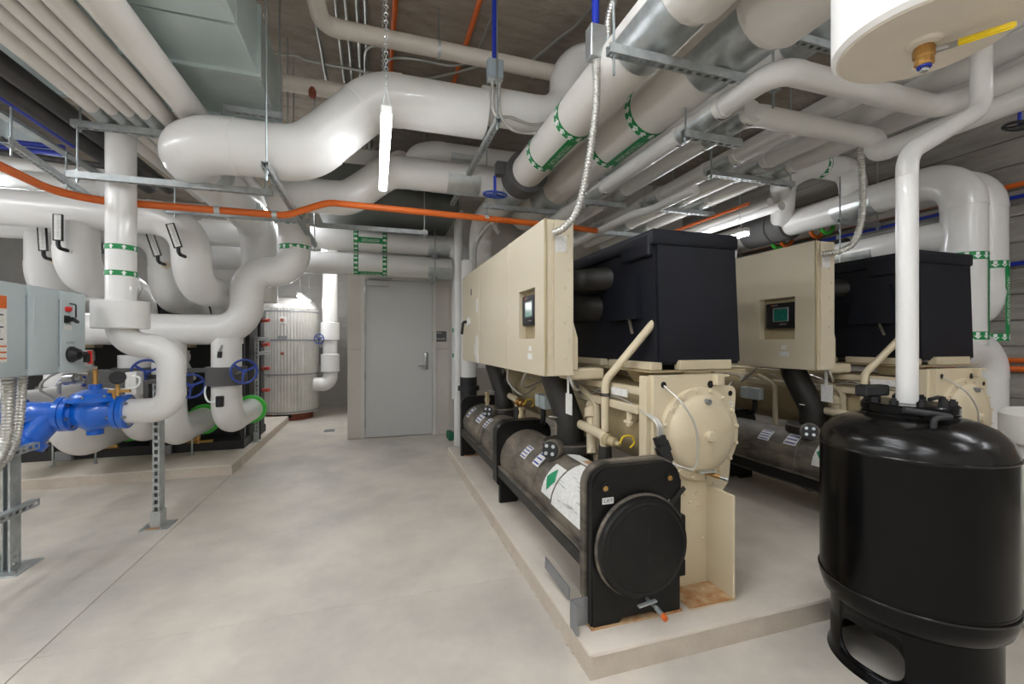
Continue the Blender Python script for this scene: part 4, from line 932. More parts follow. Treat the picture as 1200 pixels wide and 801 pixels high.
# upper header and droppers
YA, YBk, zA = 4.37, 4.80, 2.36
hA = pipe('upper_header_pipe', 'white header passing behind the riser and over the droppers', [(-4.6, YA, zA), (-1.50, YA, zA), (-1.50, YA, 1.80), (-1.50, 5.35, 1.80), (-1.50, 5.35, 1.3)], .14, n=26)
tag(hA, 'white upper header with dropper carrying a stick thermometer, bending to the modules', 'pipe')
dB = pipe('dropper_pipe', 'white dropper elbow left of the green-banded riser, with thermometer', [(-2.28, YA, zA - .1), (-2.28, YA, 1.84), (-2.28, 5.35, 1.84), (-2.28, 5.35, 1.3)], .14, n=26)
hB = pipe('rear_header_pipe', 'white rear header behind the upper header, ending at a dropper', [(-4.9, YBk, 2.32), (-1.86, YBk, 2.32), (-1.86, YBk, 1.72), (-1.86, 5.6, 1.72), (-1.86, 5.6, 1.3)], .12, n=24)
dD = pipe('dropper_pipe', 'white dropper elbow half hidden by a fatter dropper, left end', [(-2.72, YBk, 2.25), (-2.72, YBk, 1.72), (-2.72, 5.6, 1.72), (-2.72, 5.6, 1.3)], .13, n=24)
pipe('dropper_pipe', 'white elbow pipe with green band over the grey starter enclosures', [(-3.1, 4.1, 2.0), (-3.1, 4.1, 1.6), (-3.1, 5.0, 1.6)], .13, n=24)
bm = NB()
for (x0, y_, z_, L, r, nm) in ((P(120, 276, Y=4.8).x, 4.8, P(115, 276, Y=4.8).z, .17, .155, 0),):
    lathe(bm, [(r, 0), (r, L)], (x0, y_, z_), (-1, 0, 0), 28)
tag(ob('valve_insulation', bm, 'foamgrey'), 'dark grey foam wrap on pipe behind the green-banded riser', 'insulation')
c1 = P(290, 278, Y=5.4); c2_ = P(235, 280, Y=5.4)
bk = pipe('cross_pipe', 'white cross pipe with black foam collar above the modules', [(c2_.x - .4, 5.55, c1.z + .05), (c1.x + .25, 5.55, c1.z + .05)], .13, covers=False)
def thermometer(label, u, v0, v1, Y, tilt):
    a = P(u, v0, Y=Y); b = P(u + tilt, v1, Y=Y); t = thing('stick_thermometer', label, 'thermometer', 'stick thermometers on droppers')
    d = (a - b); L = d.length; c = (a + b) / 2
    bm = NB(); obox(bm, c, d, L, .058, .02); ob('case', bm, 'black', t)
    bm = NB(); obox(bm, c + Vector((.004, -.012, 0)), d, L * .93, .04, .006); sc = ob('scale', bm, 'paper', t)
    bm = NB()
    for k in range(12): obox(bm, a.lerp(b, .08 + .07 * k) + Vector((.009, -.016, 0)), (1, 0, 0), .014, .002, .002)
    ob('scale_marks', bm, 'ink', sc)
    bm = NB(); cyl(bm, b, b + Vector((0, 0, -.03)), .014); tube(bm, [b + Vector((0, 0, -.03)), b + Vector((.01, 0, -.055)), b + Vector((.035, .12, -.065))], .014, .02); w_l = ob('well', bm, 'black', t); bm = NB(); cyl(bm, b + Vector((.024, .07, -.062)), b + Vector((.03, .1, -.064)), .03); ob('well_collar', bm, 'tan', w_l)
thermometer('stick thermometer standing upright on the fat left dropper', 68, 251, 282, YA - .2, 0)
thermometer('stick thermometer on the half hidden left dropper', 49, 264, 294, YBk - .22, 2)
thermometer('stick thermometer leaning on the dropper with an elbow to the modules', 199, 262, 290, YA - .2, 10)
thermometer('stick thermometer leaning on the rear thinner dropper', 175, 272, 300, YBk - .22, 10)

# lower branch pipes with grey valve jackets and blue handwheels
def branch(label, x, y, ztop, zbot, r, yend, valve_z, wheel, ring=True, wdir=(.55, -1, 0)):
    t = pipe('branch_pipe', label, [(x, y, ztop), (x, y, zbot), (x, yend, zbot)], r, R=r * 1.7, n=26)
    if valve_z:
        part('valve_insulation', 'foamgrey', t, lathe, [(r + .005, -.085), (r + .045, -.085), (r + .045, .085), (r + .005, .085)], (x, y, valve_z), (0, 0, 1), 32)
        wv = Vector(wdir).normalized(); q = Vector((x, y, valve_z)) + Vector((.12, -.14, 0)) if wheel is None else wheel
        bm = NB(); cyl(bm, Vector((x, y, valve_z)), q - wv * .02, .014, n=8); ob('valve_spindle', bm, 'chrome', t)
        handwheel(t, q, wv, .105)
    if ring:
        part('green_coupling', 'greenring', t, lathe, [(r * .95, -.03), (r + .03, -.03), (r + .036, 0), (r + .03, .03), (r * .95, .03)], (x, yend - .02, zbot), (0, 1, 0), 32)
    return t
branch('white branch pipe nearest the aisle end with blue handwheel and green coupling', -1.345, YH, zH - .08, .56, .125, 5.62, P(262, 440, Y=YH).z, P(286, 435, Y=YH - .28))
branch('white branch pipe right behind the stepped riser, low elbow', -1.80, YH, zH - .08, .47, .13, 5.62, P(210, 448, Y=YH).z, P(224, 452, Y=YH - .1))
branch('white branch pipe left of the strut post, with hidden handwheel', -2.10, YH + .1, 1.2, .50, .125, 5.62, P(160, 442, Y=YH).z, P(172, 436, Y=YH - .2))
branch('fat white branch elbow under the blue control valve', -2.48, YH - .1, 1.25, .46, .15, 5.62, P(70, 462, Y=YH).z, P(88, 455, Y=YH - .3))
branch('white branch elbow beneath the grey starter enclosures', -3.0, YH, zH, .50, .14, 5.62, None, None)
bm = NB(); c = P(257, 500, Y=YH - .13)
c = P(258, 470, Y=YH - .14); t = thing('flow_sensor', 'small black sensor with white cable on branch pipe', 'sensor')
part('sensor_body', 'black', t, box, c.x - .03, c.x + .03, c.y - .03, c.y + .01, c.z - .05, c.z + .05, .006)
bm = NB(); sweep(bm, spline([c + Vector((-.03, 0, 0)), c + Vector((-.1, .02, .0)), c + Vector((-.14, .06, .08)), c + Vector((-.13, .1, .18))]), .008, 8); ob('sensor_cable', bm, 'print', t)
c = P(257, 412, Y=YH - .14); t = thing('pipe_sensor', 'tiny black angled sensor below the white header', 'sensor')
part('sensor_body', 'black', t, cyl, c + Vector((0, 0, -.05)), c + Vector((0, .02, .0)), .02, None, 10); part('sensor_neck', 'chrome', t, cyl, c, c + Vector((.02, .03, .07)), .012, None, 8)
# damper actuator box with cable by the strut post
c = P(132, 448, Y=4.5); t = thing('valve_actuator', 'grey valve actuator with white box and cable behind blue valve', 'actuator')
part('actuator_body', 'foamgrey', t, box, c.x - .14, c.x + .12, 4.42, 4.56, c.z - .1, c.z + .1, .006)
part('connection_box', 'paper', t, box, c.x + .12, c.x + .2, 4.42, 4.56, c.z - .1, c.z + .09, .004)
bm = NB(); sweep(bm, spline([c + Vector((.18, -.1, .06)), c + Vector((.24, -.12, .04)), c + Vector((.22, -.12, -.03)), c + Vector((.1, -.12, -.05)), c + Vector((0, -.12, -.04))]), .008, 8); ob('actuator_cable', bm, 'print', t)
# threaded rods standing under the pipes
for k, (u, v, zt_) in enumerate(((62, 546, .36), (112, 543, .40), (148, 528, .40), (225, 533, .42), (249, 521, .46), (287, 519, .44))):
    c = P(u, v, Z=LPH); o = part('support_rod', 'steelrod', None, cyl, (c.x, c.y, LPH), (c.x, c.y, zt_), .009, None, 8)
    bm = NB(); nut(bm, (c.x, c.y, LPH + .006), r=.018); ob('nut', bm, 'steelrod', o); tag(o, ('thin threaded rod on pad under the starter-side branch elbow', 'thin threaded rod on pad beneath the fat branch elbow', 'thin threaded rod on pad left of the strut post', 'thin threaded rod on pad behind the stepped riser', 'thin threaded rod on pad between two green couplings', 'thin threaded rod on pad nearest the aisle end')[k], 'rod', 'threaded support rods')

# black heat pump modules behind the piping
def module(label, x0, x1):
    t = thing('heat_pump_module', label, 'chiller module', 'black heat pump modules')
    y0, y1, z1 = 5.66, 6.7, 1.74
    part('base_frame', 'module', t, box, x0, x1, y0, y1, LPH, LPH + .1, .004, smooth=0)
    for x in (x0 + .02, x1 - .02): part('frame_post', 'module', t, box, x - .02, x + .02, y0, y0 + .04, LPH + .1, z1, .003, smooth=0)
    part('inner_cabinet', 'module', t, box, x0 + .02, x1 - .02, y0 + .3, y1, LPH + .1, z1 - .1, .004, smooth=0)
    part('top_frame', 'module', t, box, x0, x1, y0, y1, z1 - .1, z1, .004, smooth=0)
    bm = NB(); box(bm, x0 + .1, x0 + .34, y0 - .03, y0 + .12, 1.26, 1.42, .006); eb = ob('control_box', bm, 'tandark', t)
    bm = NB()
    for k in range(3): cyl(bm, (x0 + .15 + .07 * k, y0 - .03, 1.34), (x0 + .15 + .07 * k, y0 - .036, 1.34), .018, n=10)
    ob('knockouts', bm, 'black', eb)
    bm = NB(); box(bm, x1 - .22, x1 - .08, y0 - .02, y0 + .12, 1.28, 1.42, .006); eb = ob('relay_box', bm, 'brass', t)
    bm = NB(); tube(bm, [(x0 + .12, y0 + .1, 1.2), (x0 + .12, y0 + .04, 1.2), (x0 + .12, y0 + .04, .6), (x0 + .2, y0 + .2, .4)], .04, .08, 12); ob('white_hose', bm, 'print', t)
    bm = NB(); tube(bm, [(x0 + .25, y0 + .1, 1.22), (x0 + .25, y0 + .05, 1.1), (x0 + .28, y0 + .2, .9)], .03, .08, 12); lathe(bm, [(.04, 0), (.055, .03), (.055, .08), (.04, .1)], (x0 + .25, y0 + .04, 1.1), (0, 0, 1), 14); ob('filter_drier', bm, 'print', t)
    bm = NB(); box(bm, x0 + .08, x1 - .08, y0 + .01, y0 + .03, .98, 1.03, .003); ob('shelf_rail', bm, 'sheet', t, 0)
    bm = NB(); lathe(bm, [(.03, 0), (.03, .1)], (x0 + .3, y0 - .02, .24), (1, 0, 0), 12); lathe(bm, [(.02, 0), (.02, .24)], (x0 + .3, y0 - .02, .22), (1, 0, 0), 12); cyl(bm, (x0 + .4, y0 - .02, .2), (x0 + .4, y0 - .02, .29), .022); ob('drain_cock', bm, 'brass', t)
    bm = NB(); lathe(bm, [(.09, 0), (.105, .03), (.09, .06)], (x0 + .42, y0 + .2, 1.55), (0, -1, 0), 26); ob('green_coupling', bm, 'greenring', t)
    part('foot_plate', 'sheet', t, box, x0 + .02, x0 + .16, y0 - .05, y0 - .01, LPH, LPH + .1, .003, smooth=0)
    bm = NB(); lathe(bm, [(.035, 0), (.035, .01), (.015, .012), (.0, .012)], (x1 - .1, y0 - .005, .56), (0, -1, 0), 16); ob('port_cap', bm, 'redbrown', t)
for k in range(4):
    x1 = -1.43 - k * .86
    module(['black heat pump module at the aisle end of the row', 'black heat pump module behind the stepped riser', 'black heat pump module behind the blue control valve', 'black heat pump module behind the grey starter enclosures'][k], x1 - .84, x1)
c = P(301, 514, Z=LPH); t = thing('strut_rack', 'slotted strut rack post at the aisle end of the modules', 'strut rack')
SRX, SRY = -1.385, 6.02
bm = NB(); strut(bm, (SRX, SRY, LPH), (SRX, SRY, 1.36), (0, -1, 0)); ob('strut_post', bm, 'strut', t)
bm = NB(); box(bm, SRX - .05, SRX + .05, SRY - .05, SRY + .05, LPH, LPH + .012); box(bm, SRX - .03, SRX + .03, SRY - .03, SRY - .024, LPH, LPH + .12); ob('base_foot', bm, 'galv', t, 0)
for z in (1.18, 1.36): bm = NB(); strut(bm, (SRX, SRY - .02, z), (SRX, SRY + .6, z), (1, 0, 0)); ob('strut_arm', bm, 'strut', t)
part('conduit', 'black', t, cyl, (SRX + .0, SRY + .12, LPH), (SRX + .0, SRY + .12, 2.1), .018, None, 10)
for k, z in enumerate((.72, 1.03, 1.37, 1.68)):
    c = P(308, (457, 432, 404, 376)[k], X=-1.38); o = part('capped_stub', 'salmon', None, cyl, (SRX - .02, c.y, c.z), (SRX + .09, c.y - .06, c.z + .01), .022, None, 12)
    bm = NB(); torus(bm, (SRX, c.y - .01, c.z), (1, -.5, 0), .022, .006, 14, 6); ob('black_sleeve', bm, 'black', o)
    tag(o, 'salmon red capped tube end poking out beside the silver tank, ' + ('lowest', 'second lowest', 'second highest', 'highest')[k], 'pipe stub', 'salmon tube ends')
# ================================================================== OVERHEAD LEFT
# white pipe bank along the room
for (x, r, lab) in ((-1.85, .047, 'fifth white bank pipe from the duct, outermost beside the dark pipes'), (-1.735, .037, 'fourth white bank pipe away from the galvanised duct'), (-1.64, .032, 'third, thinnest white bank pipe away from the galvanised duct'), (-1.545, .038, 'slim white bank pipe beside the second-fattest one'), (-1.435, .05, 'second-fattest white bank pipe beside the fattest one'), (-1.26, .082, 'fattest white bank pipe, next to the galvanised duct')):
    t = pipe('bank_pipe', lab, [(x * .913, -.9, 2.745 + r), (x * .913, 5.2, 2.745 + r)], r, 'wrap', n=20)
    if x < -1.5:
        saddle(t, (x * .913, 3.52, 2.745 + r), (0, 1, 0), r, .3)
for (x, z, r, lab) in ((-1.9, 2.80, .055, 'dark bare steel pipe beside the white bank pipes'), (-2.06, 2.81, .075, 'dark fat bare steel pipe beyond the thinner dark one')):
    tag(part('steel_pipe', 'darksteel', None, cyl, (x, -.9, z), (x, 5.0, z), r, None, 24), lab, 'pipe')
tag(part('steel_angle', 'galv', None, box, -2.26, -2.2, -.9, 4.9, 2.73, 2.75, .002, smooth=0), 'pale thin steel edge strip beside the dark steel pipes', 'strip')
trapeze('upper strut carrying the white bank pipes, next to the riser top', (-1.86, 3.515, 2.722), (-1.0, 3.515, 2.722), (.05, .97))
trapeze('long strut crossing in front of the riser under the S-bend pipe', (-1.86, 3.48, 2.382), (-.70, 3.48, 2.382), (.04, .96), rodtop=2.69)
trapeze('strut just below the orange conduit behind the riser', (-1.62, 4.2, 2.382), (-.55, 4.2, 2.382), (.06,), rodtop=2.74)
trapeze('slotted strut running lengthwise under the low end of the S-bend', (-.63, 2.92, 2.378), (-.63, 5.2, 2.378), (.02, .98), below=.06)
trapeze('slotted strut running lengthwise under the raised S-bend pipes', (.80, 2.86, 2.83), (.80, 4.75, 2.83), (.02,), below=.03)
trapeze('thin strut spanning in front of the dark duct above the door', (-.55, 4.62, 2.46), (.52, 4.62, 2.46), (.97,))
# galvanised duct
t = thing('galvanised_duct', 'big rectangular galvanised duct along the ceiling', 'duct')
DXa, DXb, DZa, DZb = -2.3, -.70, 2.99, 3.42
for k, (ya, yb) in enumerate(((-.9, 1.25), (1.26, 2.62), (2.63, 3.07), (3.08, 3.7))):
    part('duct_section', 'galvduct', t, box, DXa, DXb, ya, yb, DZa, DZb, .004, smooth=0)
for y in (1.255, 3.075, 3.69):
    bm = NB(); box(bm, DXa - .02, DXb + .02, y - .018, y + .018, DZa - .022, DZa + .0); box(bm, DXb, DXb + .02, y - .018, y + .018, DZa, DZb); ob('duct_flange', bm, 'galvduct', t, 0)
for y in (1.9, 2.62):
    bm = NB(); obox(bm, ((DXa + DXb) / 2, y, DZa - .001), (1, .02, 0), 1.58, .006, .004); ob('cross_bead', bm, 'galvduct', t)
trapeze('strut under the big galvanised duct near its far end', (-1.0, 3.5, 2.945), (-.64, 3.5, 2.945), (.95,))
trapeze('strut under the big galvanised duct away from its far end', (-1.0, 1.6, 2.945), (-.64, 1.6, 2.945), (.95,))
for k, (u, v) in enumerate(((337, 45), (344, 68))):
    c = P(u, v, Z=CEIL); tag(part('hanger_rod', 'steelrod', None, cyl, (c.x, c.y, 2.75), (c.x, c.y, CEIL), .006, None, 8), 'thin hanger rod behind the S-bend, ' + ('closer to the galvanised duct' if k == 0 else 'farther from the galvanised duct'), 'rod', 'hanger rods by the duct')
# dark duct above the door
t = thing('dark_duct', 'dark rectangular duct above the door wall pipes', 'duct')  # darker metal colour than the big galvanised duct
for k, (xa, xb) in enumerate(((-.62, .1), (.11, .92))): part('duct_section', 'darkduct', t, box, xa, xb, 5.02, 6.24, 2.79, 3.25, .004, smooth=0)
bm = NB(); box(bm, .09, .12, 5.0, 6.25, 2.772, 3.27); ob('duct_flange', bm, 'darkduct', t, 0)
# pipes above the door
for k, (v, lab, tx) in enumerate(((284, 'upper white pipe above the door with green flow bands', 'CHILLED WATER RETURN'), (311, 'lower white pipe above the door with green flow bands', 'CHILLED WATER SUPPLY'))):
    z = P(450, v, Y=5.9).z; xx = 1.13 + .26 * k
    t = pipe('door_wall_pipe', lab, [(-1.9, 5.9, z), (xx - (.0 if k == 0 else .26), 5.9, z), (xx - (.0 if k == 0 else .26), 5.9 if k == 0 else 5.9, .55 if k == 0 else z - .02)] if k == 0 else [(-1.9, 5.9, z), (.98, 5.9, z)], .138, covers=(k == 0), n=26, R=.2) if k == 0 else pipe('door_wall_pipe', lab, [(-1.9, 5.9, z), (.9, 5.9, z), (.98, 5.9, z)], .138, n=26)
    a = P(417, v, Y=5.76); b = P(451, v, Y=5.76)
    flowlabel(t, ((a.x + b.x) / 2, 5.9, z), (1, 0, 0), .138, (0, -1, -.1), b.x - a.x, tx if k == 0 else None, flow=1, wdt=.055)
    if k == 1: striplabel(t, ((a.x + b.x) / 2, 5.9, z), (1, 0, 0), .138, (0, -.6, -1), b.x - a.x, 'CHILLED WATER SUPPLY')
    s_ = P(516, v, Y=5.76); saddle(t, (s_.x, 5.9, z), (1, 0, 0), .138, .3)
    if k == 0: DWP = t
trapeze('strut hanger at the right end of the door wall pipes, lower', (.74, 5.7, P(450, 311, Y=5.9).z - .165), (.74, 6.1, P(450, 311, Y=5.9).z - .165), (.05, .95))
trapeze('strut hanger at the right end of the door wall pipes, upper', (.74, 5.7, P(450, 284, Y=5.9).z - .165), (.74, 6.1, P(450, 284, Y=5.9).z - .165), (), below=.0)
# the two drops at the corner by the door wall
z_a = P(540, 387, Y=5.9).z; z_b = P(540, 416, Y=5.9).z
flowlabel(DWP, (1.13, 5.9, (z_a + z_b) / 2), (0, 0, 1), .138, (-.6, -.8, 0), z_a - z_b, 'CHILLED WATER RETURN', flow=-1, wdt=.05)
t = pipe('corner_drop_pipe', 'slim white drop pipe at the corner of first chiller', [(1.02, 5.55, 3.0), (1.02, 5.55, 0)], .06, covers=False)
t = thing('rubber_coupling', 'black rubber pipe coupling with flange behind first chiller', 'coupling')
c = P(549, 455, Y=5.2); part('coupling_body', 'rubber', t, lathe, [(.1, -.12), (.1, -.02), (.13, -.02), (.13, .03), (.1, .03), (.1, .14)], (c.x, 5.2, c.z), (0, 0, 1), 24); part('coupling_stub', 'jacket', t, cyl, (c.x, 5.2, c.z + .13), (c.x, 5.2, 2.3), .09, None, 20); part('coupling_drop', 'rubber', t, cyl, (c.x, 5.2, .02), (c.x, 5.2, c.z - .12), .1, None, 20)

# ================================================================== OVERHEAD RIGHT: big pair A / B
zAB = 2.80
A = pipe('chilled_water_pipe', 'fat white pipe lettered chilled water supply in green, with handwheel valve', [(1.26, -1.2, zAB), (1.26, 5.35, zAB), (1.26, 5.35, 1.0)], .14, 'wrap', n=32)
def atY(u, v, X): return P(u, v, X=X).y
ya, yb = 2.62, 3.16
flowlabel(A, (1.26, (ya + yb) / 2, zAB), (0, 1, 0), .14, (.0, 0, -1), yb - ya, 'CHILLED WATER SUPPLY', flow=-1, flip=-1, wdt=.062)
part('valve_insulation', 'foamgrey', A, lathe, [(.142, -.1), (.185, -.1), (.185, .1), (.142, .1)], (1.26, 3.66, zAB), (0, 1, 0), 36)
q = P(583, 198, Y=3.66); bm = NB(); cyl(bm, (1.1, 3.66, zAB - .03), (q.x + .05, 3.66, q.z), .03); obox(bm, (q.x + .04, 3.66, q.z), (0, 1, 0), .09, .11, .11); gb = ob('gearbox', bm, 'foamgrey', A, 20)
hwq = P(580, 228, Y=3.62); handwheel(A, hwq, (.05, -.1, 1), .10, stem=0)
bm = NB(); cyl(bm, hwq, hwq + Vector((0, 0, .16)), .012); ob('valve_stem', bm, 'bluec', A)
B = pipe('heating_water_pipe', 'fat white pipe lettered heating water supply, beside the chilled water pipe', [(1.676, -1.2, zAB), (1.676, 4.9, zAB)], .157, 'wrap', n=32, covers=False)
tB = thing('heating_water_pipe', B['label'], 'pipe'); B.name = 'jacket'; B.parent = tB
for k_ in ('label', 'category'): del B[k_]
flowlabel(tB, (1.676, 2.66, zAB), (0, 1, 0), .157, (.02, 0, -1), .50, 'HEATING WATER SUPPLY', flow=-1, flip=-1, wdt=.062)
for y in (1.72, 4.05):
    saddle(A, (1.26, y, zAB), (0, 1, 0), .14, .36); saddle(tB, (1.676, y, zAB), (0, 1, 0), .157, .36)
trapeze('near slotted strut carrying the two lettered pipes, at the galvanised junction box', (.985, 1.72, zAB - .182), (1.96, 1.72, zAB - .182), (.03, .97), below=.09)
trapeze('far strut carrying the two lettered pipes, above the orange conduit', (.98, 4.05, zAB - .182), (1.90, 4.05, zAB - .182), (.04, .96), below=.09)
for (pp, x, r, nm) in ((A, 1.26, .165, 'chilled'), (tB, 1.676, .185, 'heating')):      # thicker jacket on the near stretch
    part('thick_jacket', 'wrap', pp, lathe, [(r - .02, 0), (r, .012), (r, 2.8)], (x, 1.5, zAB), (0, -1, 0), 32)
t = pipe('insulated_main_pipe', 'white main above the small pipe racks, next to the fatter main', [(2.28, -1.2, 3.05), (2.28, 5.6, 3.05)], .13, 'wrap', n=28)
saddle(t, (2.28, 1.72, 3.05), (0, 1, 0), .13, .36); saddle(t, (2.28, 3.75, 3.05), (0, 1, 0), .13, .36)
trapeze('high strut under the unlettered white main', (2.06, 1.72, 2.895), (2.48, 1.72, 2.895), (.03, .97))
trapeze('high far strut under the unlettered white main', (2.06, 3.75, 2.895), (2.48, 3.75, 2.895), (.03, .97))
# cross runs behind the S-bends
t = pipe('cross_main_pipe', 'white cross pipe with left elbow behind the raised S-bend', [(.42, 5.0, 3.22), (.42, 4.45, 3.22), (2.3, 4.45, 3.22)], .125, n=26, R=.22); saddle(t, (.86, 4.45, 3.22), (1, 0, 0), .125, .28)
t = pipe('cross_main_pipe', 'lower white cross pipe with left elbow against dark duct', [(.26, 5.01, 3.36), (.26, 4.86, 3.09), (1.1, 4.86, 3.09), (2.3, 4.86, 3.09)], .11, n=26, R=.2); saddle(t, (.74, 4.86, 3.09), (1, 0, 0), .11, .3)

# pair of small pipes C1 / C2 with near elbows
zC = 2.575
c1p = pipe('small_white_pipe', 'slim white pipe of the close pair, elbowing towards the white vessel', [(1.77, 5.0, zC), (1.77, 1.55, zC), (2.9, 1.55, zC), (2.9, .2, zC)], .056, R=.1, n=20)
c2p = pipe('small_white_pipe', 'slim white pipe of the close pair, elbowing to a drop tee', [(1.96, 5.0, zC), (1.96, 1.9, zC), (2.95, 1.9, zC), (2.95, 1.9, zC - .09), (2.95, .3, zC - .09)], .058, R=.09, n=20)
def collar(parent, c, d, r):
    part('strap_collar', 'jacket', parent, lathe, [(r * 1.0, -.022), (r * 1.07, -.02), (r * 1.07, .02), (r * 1.0, .022)], c, d, 20)
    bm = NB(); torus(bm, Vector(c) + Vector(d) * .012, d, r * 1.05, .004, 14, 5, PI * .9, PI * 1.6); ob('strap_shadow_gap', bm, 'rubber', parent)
def rack(label, x0, x1, y, z, rods=(.03, .97), top=CEIL): return trapeze(label, (x0, y, z), (x1, y, z), rods, rodtop=top)
for k, y in enumerate((2.06, 3.3, 4.4)):
    rack(['short strut under the close pair of slim pipes', 'second short strut under the close pair of slim pipes', 'last short strut under the close pair of slim pipes'][k], 1.66, 2.06, y, zC - .082, (.03,), 2.645)
    for (pp, x, r) in ((c1p, 1.77, .056), (c2p, 1.96, .058)):
        saddle(pp, (x, y, zC), (0, 1, 0), r, .3); collar(pp, (x, y - .17, zC), (0, 1, 0), r); collar(pp, (x, y + .17, zC), (0, 1, 0), r)
# three small pipes D on their racks
DS = ((2.62, .068, 'first of three slim racked pipes, beside the close pair'), (2.91, .064, 'middle of three slim racked pipes'), (3.18, .064, 'third of three slim racked pipes, above chiller two'))
zD = 2.735
dps = [pipe('racked_pipe', lab, [(x, .4, zD), (x, 5.7, zD)], r, n=20) for (x, r, lab) in DS]
for k, y in enumerate((2.8, 3.7, 4.7)):
    rack(['nearest strut rack under the three slim pipes', 'middle strut rack under the three slim pipes', 'farthest strut rack under the three slim pipes'][k], 2.49, 3.36, y, zD - .09)
    for (pp, (x, r, _)) in zip(dps, DS):
        saddle(pp, (x, y, zD), (0, 1, 0), r, .26); collar(pp, (x, y - .16, zD), (0, 1, 0), r); collar(pp, (x, y + .16, zD), (0, 1, 0), r)
for (x, z, r, lab) in ((3.5, 2.62, .04, 'thin white pipe outside the racked pipes'), (3.64, 2.6, .045, 'thin white pipe farthest outside the racked pipes')):
    pipe('racked_pipe', lab, [(x, 3.15, z), (x, 6.28, z)], r, n=16, covers=False)
tag(part('orange_conduit', 'orange', None, cyl, (3.3, 3.2, 2.60), (3.3, 5.6, 2.60), .016, None, 12), 'straight orange conduit beneath the slim racked pipes', 'conduit')
# small jogged pipe beside rack (802-900, 240-250)
pipe('small_offset_pipe', 'small white pipe with a jog between lettered pipes and racks', [(2.12, 4.9, 2.42), (2.12, 3.3, 2.42), (2.2, 3.1, 2.42), (2.2, 2.6, 2.42)], .035, R=.06, n=14)

# ================================================================== RIGHT WALL GROUP
XE = 4.35
e1 = pipe('wall_main_pipe', 'white main with black foam sleeve dropping beside second chiller', [(XE, 6.1, 2.62), (XE, 2.18, 2.62), (XE, 2.18, 1.3)], .135, n=30, R=.24)
part('foam_sleeve', 'foamgrey', e1, lathe, [(.137, -.34), (.165, -.34), (.165, .0), (.15, .0), (.15, .02), (.172, .02), (.172, .2), (.137, .2)], (XE, 3.86, 2.62), (0, -1, 0), 32)
z1_ = P(1125, 296, Y=2.05).z
flowlabel(e1, (XE, 2.18, z1_ - .3), (0, 0, 1), .135, (.35, -.9, 0), .6, 'CHILLED WATER RETURN', flow=-1, wdt=.06, flip=-1)
wbp = pipe('wall_branch_pipe', 'white branch joining the dropping main from below', [(XE, 6.0, 2.16), (XE, 2.6, 2.16), (XE, 2.2, 2.16)], .125, n=26)
e3 = pipe('wall_tee_pipe', 'white tee branch with green flow band above the foam-sleeved main', [(XE, 3.0, 2.62), (XE, 3.0, 2.95), (3.5, 3.0, 2.95), (4.3, 3.72, 2.66)], .11, n=26, R=.2)
band(e3, (3.92, 3.0, 2.95), (1, 0, 0), .11, .05)
e4 = pipe('wall_drop_pipe', 'white pipe lettered heating water return next to the concrete wall', [(4.78, 5.2, 2.66), (4.78, 2.25, 2.66), (4.78, 2.25, 1.56), (4.1, 2.25, 1.56)], .125, n=28, R=.24)
flowlabel(e4, (4.78, 2.25, z1_ - .32), (0, 0, 1), .125, (.1, -1, 0), .58, 'HEATING WATER RETURN', flow=-1, wdt=.06, flip=-1)
pipe('wall_drop_pipe', 'fat white upright pipe with top elbow behind the black tank', [(4.08, 2.2, 1.27), (4.62, 2.2, 1.27), (4.62, 2.2, PH)], .145, n=28, R=.2)
for (y, z) in ((2.95, 2.44), (2.95, 1.99), (4.6, 2.44), (4.6, 1.99)):
    trapeze('strut hanger under the ' + ('upper' if z > 2.2 else 'lower') + (' wall main near its drop' if y < 4 else ' wall main at the far end'), (4.1, y, z), (4.62, y, z), (.02, .97) if z > 2.2 else (.02,), rodtop=CEIL)
    saddle(e1 if z > 2.2 else None, (XE, y, 2.62 if z > 2.2 else 2.16), (0, 1, 0), .135 if z > 2.2 else .125, .36) if z > 2.2 else saddle(wbp, (XE, y, 2.16), (0, 1, 0), .125, .36)
# reducer / grooved couplings low behind foam sleeve
for (u, v, lab) in ((868, 252, 0),):
    pass
pipe('far_main_pipe', 'pale white elbow main behind the foam-sleeved pipe', [(3.75, 6.1, 2.32), (3.75, 4.3, 2.32), (4.1, 4.3, 2.40)], .15, n=26)
for k, (u, v, m_) in enumerate(((911, 282, 'greenring'), (921, 279, 'orange'), (957, 268, 'orange'), (969, 263, 'greenring'))):
    c = P(u, v, X=4.55); bm = NB(); torus(bm, c, (0, 1, 0), .09, .02, 22, 8); tag(ob('grooved_coupling', bm, m_), ('bright green' if m_ == 'greenring' else 'orange red') + ' ring coupling beneath the foam-sleeved main, ' + ('near the sleeve' if k < 2 else 'near the tee'), 'coupling')
tag(part('hot_main', 'darksteel', None, cyl, (4.55, 3.2, 2.30), (4.55, 5.0, 2.30), .075, None, 20), 'dark steel pipe joining the ring couplings by the wall', 'pipe')
# conduits along the concrete wall
for k, (v, m_, r, lab) in enumerate(((217, 'orange', .022, 'orange conduit high on the concrete wall'), (231, 'bluec', .016, 'blue conduit high on the concrete wall, under the orange one'), (239, 'emt', .012, 'thin grey conduit on the concrete wall'), (309, 'bluec', .018, 'blue conduit at mid height on concrete wall'), (422, 'orange', .02, 'upper of two low orange conduits on concrete wall'), (432, 'orange', .024, 'lower of two low orange conduits on concrete wall'))):
    c = P(1190, v, X=XR - .045); o = part('wall_conduit', m_, None, cyl, (XR - .045, -.5, c.z), (XR - .045, 6.2, c.z), r, None, 10)
    for y in (1.2, 2.4, 3.6): part('conduit_strap', 'galv', o, box, XR - .075, XR - .016, y - .012, y + .012, c.z - r - .008, c.z + r + .008, .002)
    tag(o, lab, 'conduit')

